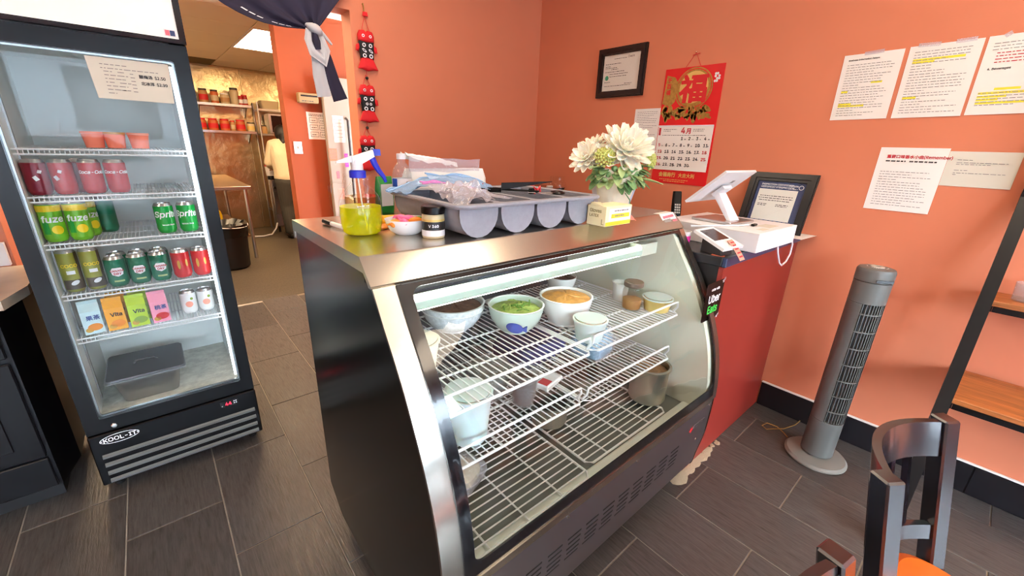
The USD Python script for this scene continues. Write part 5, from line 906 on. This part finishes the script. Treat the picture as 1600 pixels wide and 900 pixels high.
# ================================================================ curtain in the doorway
t = thing('door_curtain','dark purple-navy doorway curtain knotted up with a pale grey tie','curtain',(.8,2.70,2.0))
kx,ky,kz = .845,2.705,2.035; G=[]
for u in np.linspace(0,1,26):
    row=[]; top=np.array((.12+.99*u,2.735,2.34+.0*u)); kn=np.array((kx-.028+.056*u,ky,kz+.018*u))
    for v in np.linspace(0,1,14):
        p=top*(1-v)+kn*v; sag=math.sin(PI*v)*(.10*(1-u)**2)-.0; p=p+np.array((0,0,-sag*1.25)); p[1]-=.030*math.sin(u*26+v*2)*(.2+.8*v)*(1-v*.55)+.012*math.sin(u*9)*v; row.append(p)
    G.append(row)
G=np.array(G); obj('cloth', sheet(G,.003), 'navy_cloth', t, smooth=60)
hem=[]; 
for k in range(13):
    v0=.30+.052*k; 
    if k%4==3: continue
    i0,i1=v0*13,(v0+.040)*13; f=lambda q:(lambda a:(G[2][int(a)]*(1-(a%1))+G[2][min(int(a)+1,13)]*(a%1)))(q); g2=lambda q:(lambda a:(G[1][int(a)]*(1-(a%1))+G[1][min(int(a)+1,13)]*(a%1)))(q)
    off=np.array((0,-.006,.0)); hem.append(hull([f(i0)+off,f(i1)+off,g2(i0)*.4+f(i0)*.6+off,g2(i1)*.4+f(i1)*.6+off,f(i0)+off*1.3,f(i1)+off*1.3]))
obj('white_hem_print', hem, 'white_dye', t, smooth=False)
obj('rod', tube([(-.3,2.738,2.345),(1.14,2.738,2.345)],.008,8), 'black_metal', t)
def ribbon(P,w,th,m,nm,tw=0.0):
    P=np.array(P,float); n=len(P); R_=[]
    for k in range(n):
        d=P[min(k+1,n-1)]-P[max(k-1,0)]; s=np.cross(d,(0,1,0)); s/=max(np.linalg.norm(s),1e-6); W=w[k] if np.ndim(w) else w
        R_.append([P[k]+s*W*v+np.array((0,-.006*math.sin(v*9+k*.6),0)) for v in np.linspace(-.5,.5,7)])
    obj(nm, sheet(np.array(R_),th), m, t, smooth=60)
kn = obj('knot', [tube([(kx-.034+.068*u,ky-.040*math.sin(PI*u)-.004,kz+.018-.04*u) for u in np.linspace(0,1,12)],[.012+.014*math.sin(PI*u) for u in np.linspace(0,1,12)],10)], 'grey_cloth', t, smooth=60)
ribbon([(kx-.02,ky-.03,kz-.01),(kx-.035,ky-.045,kz-.06),(kx-.022,ky-.05,kz-.115),(kx+.03,ky-.046,kz-.15),(kx+.04,ky-.035,kz-.10),(kx+.012,ky-.03,kz-.03)],.062,.003,'grey_cloth','tie_loop')
ribbon([(kx-.005,ky-.025,kz-.03),(kx-.002,ky-.034,kz-.13),(kx+.0,ky-.03,kz-.23),(kx+.014,ky-.028,kz-.335)],[.03,.07,.075,.078],.003,'grey_cloth','grey_tail')
ribbon([(kx+.02,ky-.02,kz-.03),(kx+.05,ky-.026,kz-.13),(kx+.075,ky-.03,kz-.25),(kx+.105,ky-.026,kz-.345)],[.04,.055,.07,.085],.003,'navy_cloth','navy_tail')
ribbon([(kx-.012,ky-.048,kz-.02),(kx-.008,ky-.056,kz-.06),(kx+.0,ky-.055,kz-.10)],[.03,.045,.03],.003,'navy_cloth','navy_fold')
obj('tie_end', tube([(kx+.035,ky-.02,kz),(kx+.062,ky-.024,kz-.035),(kx+.085,ky-.024,kz-.06)],[.007,.009,.006],8), 'grey_cloth', t)
# ================================================================ string of cloth fish
t = thing('fish_charm_string','hanging string of red and black padded cloth fish charms beside the doorway','wall hanging',(1.145,2.76,2.25))
fyw = 2.752
obj('hook', tube([(1.160,2.7660,2.235),(1.160,2.755,2.238),(1.160,2.752,2.215),(1.160,2.752,2.195)],.0035,6), 'gold', t); obj('bow', [T(rloft([(0,0,.034,.012,.005,0),(0,0,.026,.010,.004,.022)]),(1.166,2.750,2.172))], 'red_cloth', t)
for z0,z1,xx in ((2.175,2.092,1.160),(1.855,1.792,1.142),(1.548,1.498,1.120)):
    obj('cord', [tube([(xx,fyw,z0),(xx-.022,fyw,z1)],.0016,5),tube([(xx,fyw,z0),(xx+.026,fyw,z1)],.0016,5)], 'red_vivid', t)
for xx,za,zb in ((1.150,1.862,1.838),(1.128,1.572,1.548)):
    obj('cord', tube([(xx,fyw,za+.03),(xx,fyw,zb-.012)],.0016,5), 'red_vivid', t); obj('bead', T(trimesh.creation.icosphere(2,.0095),(xx,fyw,zb)), 'jar_dark', t)
def pillow(pts,th,z=0):   # padded flat shape, outline in x-z
    P=np.array(pts,float); c=P.mean(0); V=[]; Fc=[]; rings=((1,0),(.93,.45),(.72,.8),(.38,.97)); n=len(P)
    for sgn in (1,-1):
        o=len(V)
        for q,d in rings: V += [(c[0]+(p[0]-c[0])*q,-sgn*d*th/2,c[1]+(p[1]-c[1])*q) for p in P]
        V.append((c[0],-sgn*th/2,c[1])); e=len(V)-1
        for j in range(3):
            for k in range(n): a,b=o+j*n+k,o+j*n+(k+1)%n; Fc += [(a,b,b+n),(a,b+n,a+n)] if sgn>0 else [(a,b+n,b),(a,a+n,b+n)]
        for k in range(n): a,b=o+3*n+k,o+3*n+(k+1)%n; Fc.append((a,b,e) if sgn>0 else (a,e,b))
    m=trimesh.Trimesh(V,Fc,process=False); m.merge_vertices(); m.fix_normals(); return m
def dens(pts,k=3): return [tuple(np.array(a)*(1-u)+np.array(b)*u) for a,b in zip(pts,pts[1:]+pts[:1]) for u in np.linspace(0,1,k,endpoint=False)]
for k,(xc,zt_,n1) in enumerate(((1.158,2.098,1),(1.142,1.800,0),(1.120,1.503,1))):
    Y=2.746; b = obj('fish_body', T(pillow(dens([(-.048,-.055),(0,-.062),(.048,-.055),(.046,-.105),(.042,-.155),(0,-.150),(-.042,-.155),(-.046,-.105)]),.030),(xc,Y,zt_)), 'black_cloth', t, smooth=60)
    obj('head', T(pillow(dens([(-.05,-.062),(0,-.068),(.05,-.062),(.052,-.03),(.04,-.005),(.012,.0),(0,-.012),(-.012,.0),(-.04,-.005),(-.052,-.03)]),.036),(xc,Y,zt_)), 'red_cloth', b, smooth=60)
    obj('tail', T(pillow(dens([(-.036,-.150),(0,-.146),(.036,-.150),(.068,-.212),(.03,-.214),(.0,-.222),(-.03,-.214),(-.062,-.212)]),.026),(xc,Y,zt_)), 'red_cloth', b, smooth=60)
    for s in (-1,1):
        obj('fin', T(pillow(dens([(s*.044,-.075),(s*.064,-.085),(s*.068,-.115),(s*.052,-.118),(s*.043,-.10)],2),.014),(xc,Y,zt_)), 'red_cloth', b, smooth=60)
        obj('eye', [T(extr(Point(0,0).buffer(.0085).difference(Point(0,0).buffer(.0045)),.002),(xc+s*.022,Y-.0165,zt_-.034),rx=PI/2)], 'white_dye', b, smooth=False)
        spots = [Point(s*.020,-.083).buffer(.011),Point(s*.020,-.140).buffer(.012)]+([affinity.rotate(affinity.scale(Point(s*.020,-.112).buffer(.012),1.3,.55),-35 if s<0 else -35)] if n1 else [Point(s*.012,-.112).buffer(.008)])
        obj('pattern', [T(extr(p_.difference(affinity.scale(p_,.5,.5)),.0025),(xc,Y-.0142,zt_),rx=PI/2) for p_ in spots], 'white_dye', b, smooth=False)
# ================================================================ kitchen beyond the doorway
t = thing('white_freezer','tall white built-in freezer door with notes stuck to it behind the doorway','freezer',(1.55,3.95,0))
zx0,zx1,zy=1.302,2.02,4.115
fz = obj('cabinet', bx(zx0+.01,zx1-.01,zy+.047,4.197,.03,1.985,.004), 'freezer_white', t, smooth=False); dz = obj('door', bx(zx0,zx1,zy,zy+.045,.06,1.995,.008), 'freezer_white', t, smooth=False)
obj('handle', [tube([(1.488,zy-.004,1.66),(1.488,zy-.045,1.64),(1.488,zy-.045,.72),(1.488,zy-.004,.70)],.011,8)], 'fan_dark', dz); obj('foot', [bx(x,x+.05,4.165,4.19,0.0005,.0299) for x in (1.35,1.9)], 'rubber', t, smooth=False)
for lb,x0,x1,z0,z1,m in (('white typed sheet on the freezer door',1.245,1.335,1.45,1.66,'paper'),('orange note at the left edge of the freezer door',1.19,1.255,1.30,1.40,'orange_note'),('pink note on the right of the freezer door',1.315,1.345,1.25,1.36,'hot_pink'),('small pink note in the middle of the freezer door',1.235,1.26,1.155,1.215,'pink'),('salmon sticky note low on the freezer door',1.235,1.285,.98,1.07,'salmon_paper')):
    x0,x1,z0,z1=x0*1.0975,x1*1.0975,1.465+(z0-1.465)*1.0975,1.465+(z1-1.465)*1.0975
    n_ = thing('paper_note',lb,'note',M=wallA(x0,z0,zy-.0005)); mm=T(bx(0,x1-x0,0,z1-z0,0,.001)).apply_transform(wallA(x0,z0,zy-.0005)); obj('sheet',mm,m,n_,smooth=False); obj('print',T(bars([(.006,(z1-z0)*(.85-.13*k),(x1-x0)*.8) for k in range(6)],.004,seed=k)).apply_transform(wallA(x0,z0,zy-.0017)),'ink_grey',n_,smooth=False)
t = thing('light_switch','white light switch plate on the orange kitchen partition','switch',(1.07,4.2,1.39)); obj('plate', bx(1.035,1.105,4.193,4.1995,1.340,1.445,.002), 'white_plastic', t, smooth=False); obj('toggle', bx(1.066,1.074,4.183,4.1925,1.385,1.402,.001), 'fan_button', t, smooth=False)
t = thing('paper_dispenser','beige dispenser box with a dark slot on the orange partition','dispenser',(1.19,4.2,1.81)); obj('box', bx(1.108,1.27,4.125,4.199,1.765,1.845,.006), 'dispenser_beige', t, smooth=False); obj('slot', bx(1.125,1.262,4.1235,4.1248,1.815,1.828), 'black_matte', t, smooth=False); obj('print', T(bars([(.02,.02,.10)],.006,seed=2)).apply_transform(wallA(1.11,1.76,4.1246)), 'ink', t, smooth=False)
n_ = thing('paper_notice','white instruction sheet with boxed diagrams on the orange partition','paper',M=wallA(1.172,1.468,4.1993)); q=lambda m:T(m).apply_transform(wallA(1.172,1.468,4.1993))
obj('sheet', q(bx(0,.19,0,.23,0,.001)), 'paper', n_, smooth=False); obj('diagram', q(cat([extr(sbox(x,y,x+.07,y+.045).difference(sbox(x+.004,y+.004,x+.066,y+.041)),.0005,loc=(0,0,.0012)) for x in (.02,.10) for y in (.02,.08,.14)])), 'ink_grey', n_, smooth=False); obj('heading', q(T(bars([(.02,.21,.15),(.02,.2,.12)]+[(x+.012,y+.02,.045) for x in (.02,.10) for y in (.02,.08,.14)],.005,seed=3),(0,0,.0012))), 'ink', n_, smooth=False)
# work table
t = thing('work_table','stainless kitchen work table with tubular legs','table',(.1,6.9,0)); tx1=.93
obj('top', bx(-1.0,tx1,5.95,7.95,.865,.905,.004), 'table_steel', t, smooth=False); obj('undershelf', bx(-.95,tx1-.08,6.02,7.88,.28,.30), 'table_steel', t, smooth=False)
for x in (tx1-.06,-.94):
    for y in (6.02,7.88): obj('leg', lathe([(0,0),(.02,0),(.02,.8645),(0,.8645)],14,(x,y,.0005)), 'aluminium', t)
# bin with bag
x,y=.56,5.70; t = thing('rubbish_bin','black rubbish bin with a bin bag folded over its rim','bin',(x,y,0)); obj('bin', closed_lathe([(0,0),(.17,0),(.19,.02),(.215,.50)],[(0,.02),(.165,.02),(.205,.50)],28,(x,y,.0005)), 'bin_black', t)
g=np.random.default_rng(2); m=closed_lathe([(.218,.38),(.226,.44),(.226,.515),(.20,.54)],[(.214,.38),(.22,.44),(.20,.51),(.12,.45)],32,(x,y,0)); m.vertices += g.normal(0,.006,m.vertices.shape); obj('bin_bag', m, 'bag_black', t); obj('rim_band', tube([(x+.229*math.cos(a),y+.229*math.sin(a),.50+.012*math.sin(2*a)) for a in np.arange(24)*PI/12],.006,6,True), 'white_plastic', t)
t = thing('dark_crate','dark crate with white bags under the work table behind the bin','crate',(.70,6.5,0)); obj('crate', T(rloft([(0,0,.28,.5,.03,0),(0,0,.30,.52,.03,.20)]),(.66,6.5,.0006)), 'bin_black', t); obj('bag', T(trimesh.creation.icosphere(2),(.74,6.25,.235),s=(.05,.06,.03)), 'white_plastic', t)
t = thing('yellow_bottle','yellow squeeze bottle on the shelf under the work table','bottle',(.62,7.2,.3)); obj('bottle', lathe([(0,0),(.04,0),(.045,.1),(.03,.16),(.012,.18),(.008,.24),(0,.24)],16,(.66,6.6+.55,.3005)), 'can_yellow', t)
t = thing('steel_shelf','two-tier stainless wall shelf holding rows of jars','shelf',(.9,7.95,1.7))
for z,x1 in ((1.925,1.405),(1.552,1.415)):
    s_ = obj('shelf_board', bx(-.6,x1,7.80,8.144,z-.030,z-.004,.003), 'table_steel', t, smooth=False); obj('front_lip', bx(-.6,x1,7.785,7.799,z-.036,z+.002,.002), 'aluminium', s_, smooth=False)
    for x in (.75,1.34): obj('bracket', hull([(x,8.144,z-.031),(x+.012,8.144,z-.031),(x,8.144,z-.18),(x+.012,8.144,z-.18),(x,7.84,z-.031),(x+.012,7.84,z-.031)]), 'aluminium', s_, smooth=False)
def jar(label,x,y,z,r,h,m,lid,grp,band=None):
    t = thing('spice_jar',label,'jar',(x,y,z),group=grp,local=True); obj('jar', lathe([(0,0),(r*.92,0),(r,h*.06),(r,h*.78),(r*.86,h*.88),(0,h*.88)],20), m, t); obj('lid', lathe([(0,h*.8805),(r*.9,h*.8805),(r*.9,h),(0,h)],20), lid, t)
    if band: obj('label_band', lathe([(r*1.003,h*.2),(r*1.012,h*.2),(r*1.012,h*.6),(r*1.003,h*.6)],20), band, t)
    return t
up = [(.83,.055,.19,'jar_tan','jar_dark','red_vivid','tan jar with a red label'),(.965,.05,.185,'jar_orange','jar_dark','jar_pale','slim reddish jar'),(1.09,.06,.15,'jar_pale','bowl_white','jar_tan','squat pale tub'),(1.215,.058,.235,'jar_pale','jar_dark',None,'tall jar with a black lid'),(1.34,.042,.15,'jar_red','red_vivid','bowl_white','red capped jar')]
for x,r,h,m,l,b,s in up: jar('%s on the upper kitchen shelf'%s,x,7.90,1.9215,r,h,m,l,None,b)
jar('left of two small red jars at the right end of the upper kitchen shelf',1.28,7.83,1.9215,.03,.13,'jar_red','red_vivid',None,'bowl_white')
for k,x in enumerate((.66,)): jar('pale jar at the left end of the upper kitchen shelf beside the cooler',x,7.88,1.9215,.06,.10,'bowl_white','bowl_white',None)
J0 = jar('orange jar with a red lid, first from the left on the lower kitchen shelf',.74,7.90,1.5485,.062,.165,'jar_orange','red_vivid',None,'red_vivid')
for k,x in enumerate((.885,1.03,1.235)): dup(J0,(x,7.90,1.5485),.3*k,'orange jar with a red lid, %s from the left on the lower kitchen shelf'%('second','third','fifth')[k])
jar('slim dark jar between the orange ones on the lower kitchen shelf',1.132,7.92,1.5485,.038,.15,'jar_tan','red_vivid',None,'jar_pale')
jar('square pale label jar near the right end of the lower kitchen shelf',1.362,7.86,1.5485,.055,.135,'jar_pale','jar_dark',None,'gold_soft')
t = thing('ladle','steel ladle standing among the jars on the upper shelf','ladle',(.76,7.93,1.92)); obj('handle', tube([(.772,8.02,1.922),(.735,8.05,2.20)],.010,6), 'aluminium', t)
t = thing('ladle','dark spoon handle standing at the right end of the upper shelf','ladle',(1.27,7.96,1.92)); obj('handle', tube([(1.275,8.03,1.922),(1.262,8.05,2.15)],.010,6), 'aluminium', t)
t = thing('wire_shelf_rack','wire shelving with containers and a microwave right of the wall shelf','rack',(1.75,7.9,0))
for x in (1.475,2.6):
    for y in (7.75,8.10): obj('upright', lathe([(0,0),(.014,0),(.014,1.98),(0,1.98)],10,(x,y,.0005)), 'aluminium', t)
for z in (.30,1.50,1.86): obj('shelf', [bx(1.475,2.6,7.71,7.73,z,z+.03),bx(1.475,2.6,8.09,8.11,z,z+.03)]+[bx(1.475,2.6,7.75+.045*k,7.757+.045*k,z+.02,z+.028) for k in range(8)], 'pot_steel', t, smooth=False)
t = thing('microwave','dark microwave with a pale frame on the wire shelving','microwave',(1.85,7.9,1.53)); mb = obj('case', bx(1.60,2.10,7.74,8.06,1.5305,1.83,.006), 'aluminium', t, smooth=False); obj('door', bx(1.635,1.98,7.7345,7.7395,1.56,1.80), 'black_gloss', mb, smooth=False)
t = thing('clear_container','pale plastic container on the top of the wire shelving','container',(1.72,7.9,1.89)); obj('tub', T(rloft([(0,0,.22,.2,.03,0),(0,0,.26,.24,.03,.12)]),(1.66,7.88,1.8905)), 'jar_pale', t)
jar('small tan jar on the wire shelving beside the microwave',1.53,7.82,1.5305,.045,.12,'jar_tan','jar_dark',None)
t = thing('stove','dark stainless cooking range in front of the wall beside the person','stove',(1.55,7.78,0)); obj('body', bx(1.465,1.72,7.55,7.70,.10,.84,.01), 'steel_dark', t, smooth=False); obj('knob', [T(lathe([(0,0),(.02,0),(.018,.02),(0,.02)],12),(1.50+.06*k,7.5495,.72-.1*k),rx=PI/2) for k in range(4)], 'chrome', t); obj('control_panel', bx(1.47,1.62,7.535,7.5485,.30,.66,.004), 'aluminium', t, smooth=False); obj('foot', [bx(x,x+.03,7.58,7.61,.0005,.0995) for x in (1.48,1.68)], 'black_matte', t, smooth=False)
t = thing('red_lidded_tub','white tub with a red lid on the cooking range','tub',(1.62,7.64,1.0)); obj('tub', lathe([(0,0),(.07,0),(.08,.14),(0,.14)],20,(1.50,7.63,.841+.06)), 'bowl_white', t); obj('lid', lathe([(0,.1405),(.078,.1405),(.078,.165),(0,.165)],20,(1.50,7.63,.901)), 'red_vivid', t); obj('stand', lathe([(0,0),(.06,0),(.06,.0595),(0,.0595)],16,(1.50,7.63,.841)), 'black_metal', t)
t = thing('floor_cable','white hose lying on the kitchen floor under the range','hose',(1.3,7.4,0)); obj('hose', tube([(1.05,7.35,.014),(1.2,7.30,.014),(1.33,7.36,.02),(1.42,7.45,.10),(1.46,7.53,.16)],.012,8), 'white_plastic', t)
# ---------------------------------------------------------------- the person
t = thing('person','person seen from behind in a cream top and dark trousers at the far range','person',(1.66,7.25,0))
def limbs(segs):
    M=[]
    for (a,ra),(b,rb) in segs: M.append(m3.Manifold.batch_hull([m3.Manifold.sphere(ra,20).translate(a),m3.Manifold.sphere(rb,20).translate(b)]))
    m = tm(m3.Manifold.batch_boolean(M,m3.OpType.Add).refine_to_length(.03)); trimesh.smoothing.filter_taubin(m,.5,.53,12); return m
ox,oy=1.64,7.04; P=lambda x,y,z:(ox+x,oy+y,z)
body = limbs([((P(-.10,0,.92),.115),(P(.10,0,.92),.115)),((P(-.07,.0,.95),.125),(P(-.08,.05,1.20),.125)),((P(.07,.0,.95),.125),(P(.08,.05,1.20),.125)),((P(-.08,.05,1.20),.125),(P(-.11,.11,1.36),.085)),((P(.08,.05,1.20),.125),(P(.11,.11,1.36),.085)),((P(-.11,.11,1.36),.085),(P(.11,.11,1.36),.085)),((P(0,.12,1.40),.06),(P(0,.17,1.47),.052)),
  ((P(0,.19,1.51),.085),(P(0,.215,1.545),.092)),((P(0,.25,1.50),.07),(P(0,.255,1.54),.075)),
  ((P(-.16,.11,1.37),.062),(P(-.235,.13,1.12),.048)),((P(-.235,.13,1.12),.047),(P(-.17,.33,1.03),.036)),((P(.16,.11,1.37),.062),(P(.23,.14,1.13),.048)),((P(.23,.14,1.13),.047),(P(.15,.34,1.04),.036)),
  ((P(-.09,0,.88),.105),(P(-.10,.03,.50),.066)),((P(-.10,.03,.50),.064),(P(-.10,-.03,.10),.045)),((P(.09,0,.88),.105),(P(.13,.05,.50),.066)),((P(.13,.05,.50),.064),(P(.16,.06,.10),.045)),
  ((P(-.10,-.03,.06),.045),(P(-.11,.10,.045),.038)),((P(.16,.06,.06),.045),(P(.17,.19,.045),.038))]+
  [((P(s*.165,.34,1.03),.034),(P(s*.15,.41,1.02),.030)) for s in (-1,1)]+[((P(s*(.150)+dx,.41,1.02),.010),(P(s*.15+dx,.49-.02*abs(dx)*30,1.00-.01),.008)) for s in (-1,1) for dx in (-.024,-.008,.008,.024)]+[((P(s*.13,.37,1.03),.011),(P(s*.105,.42,1.02),.009)) for s in (-1,1)])
bd = obj('body', body, 'skin', t, smooth=True)
top = limbs([((P(-.085,0,.93),.142),(P(.085,0,.93),.142)),((P(-.075,.0,.96),.142),(P(-.085,.05,1.20),.143)),((P(.075,.0,.96),.142),(P(.085,.05,1.20),.143)),((P(-.085,.05,1.20),.143),(P(-.115,.11,1.36),.100)),((P(.085,.05,1.20),.143),(P(.115,.11,1.36),.100)),((P(-.115,.11,1.36),.100),(P(.115,.11,1.36),.100)),((P(-.16,.11,1.37),.078),(P(-.238,.13,1.12),.066)),((P(.16,.11,1.37),.078),(P(.234,.14,1.13),.066)),((P(-.238,.13,1.12),.064),(P(-.205,.23,1.075),.056)),((P(.234,.14,1.13),.064),(P(.20,.24,1.08),.056))])
obj('shirt', top, 'cream_shirt', bd, smooth=True, label='cream long-sleeved top')
tr = limbs([((P(-.095,-.005,.86),.135),(P(.095,-.005,.86),.135)),((P(-.09,-.01,.84),.132),(P(-.10,.02,.50),.098)),((P(-.10,.02,.50),.096),(P(-.10,-.02,.13),.088)),((P(.09,-.01,.84),.132),(P(.13,.04,.50),.098)),((P(.13,.04,.50),.096),(P(.16,.055,.13),.088))])
obj('trousers', tr, 'dark_trousers', bd, smooth=True, label='loose dark grey trousers')
obj('shoe', limbs([((P(-.10,-.05,.046),.044),(P(-.11,.12,.04),.038))]), 'shoe_black', bd, smooth=True); obj('shoe', limbs([((P(.16,.04,.046),.044),(P(.17,.21,.04),.038))]), 'shoe_black', bd, smooth=True)
obj('hair', limbs([((P(0,.185,1.525),.100),(P(0,.20,1.565),.096)),((P(-.02,.10,1.48),.045),(P(-.03,.06,1.42),.042)),((P(-.03,.06,1.42),.040),(P(-.05,.03,1.30),.024)),((P(0,.15,1.53),.06),(P(-.02,.10,1.48),.045))]), 'hair', bd, smooth=True, label='dark hair tied in a low ponytail')
obj('nose', limbs([((P(0,.325,1.53),.012),(P(0,.335,1.505),.014))]), 'skin', bd, smooth=True); obj('ear', [T(trimesh.creation.icosphere(2),P(s*.088,.215,1.52),s=(.012,.022,.03)) for s in (-1,1)], 'skin', bd, smooth=True); obj('eye', [T(trimesh.creation.icosphere(1),P(s*.03,.318,1.54),s=(.012,.008,.008)) for s in (-1,1)], 'shoe_black', bd, smooth=True); obj('mouth', T(trimesh.creation.icosphere(1),P(0,.318,1.475),s=(.022,.008,.006)), 'pink', bd, smooth=True)
t = thing('wet_floor_sign','yellow folded sign standing beyond the person\'s legs','sign',(1.70,7.52,0)); obj('panel', hull([(1.66,7.60,.0006),(1.80,7.60,.0006),(1.66,7.605,.0006),(1.80,7.605,.0006),(1.69,7.50,.55),(1.77,7.50,.55),(1.69,7.506,.55),(1.77,7.506,.55)]) if False else hull([(1.735+dx,7.42+dy,z) for dx,z in ((0,.0006),(.10,.0006),(.02,.55),(.08,.55)) for dy in (0,.01)]), 'apron_yellow', t, smooth=False)
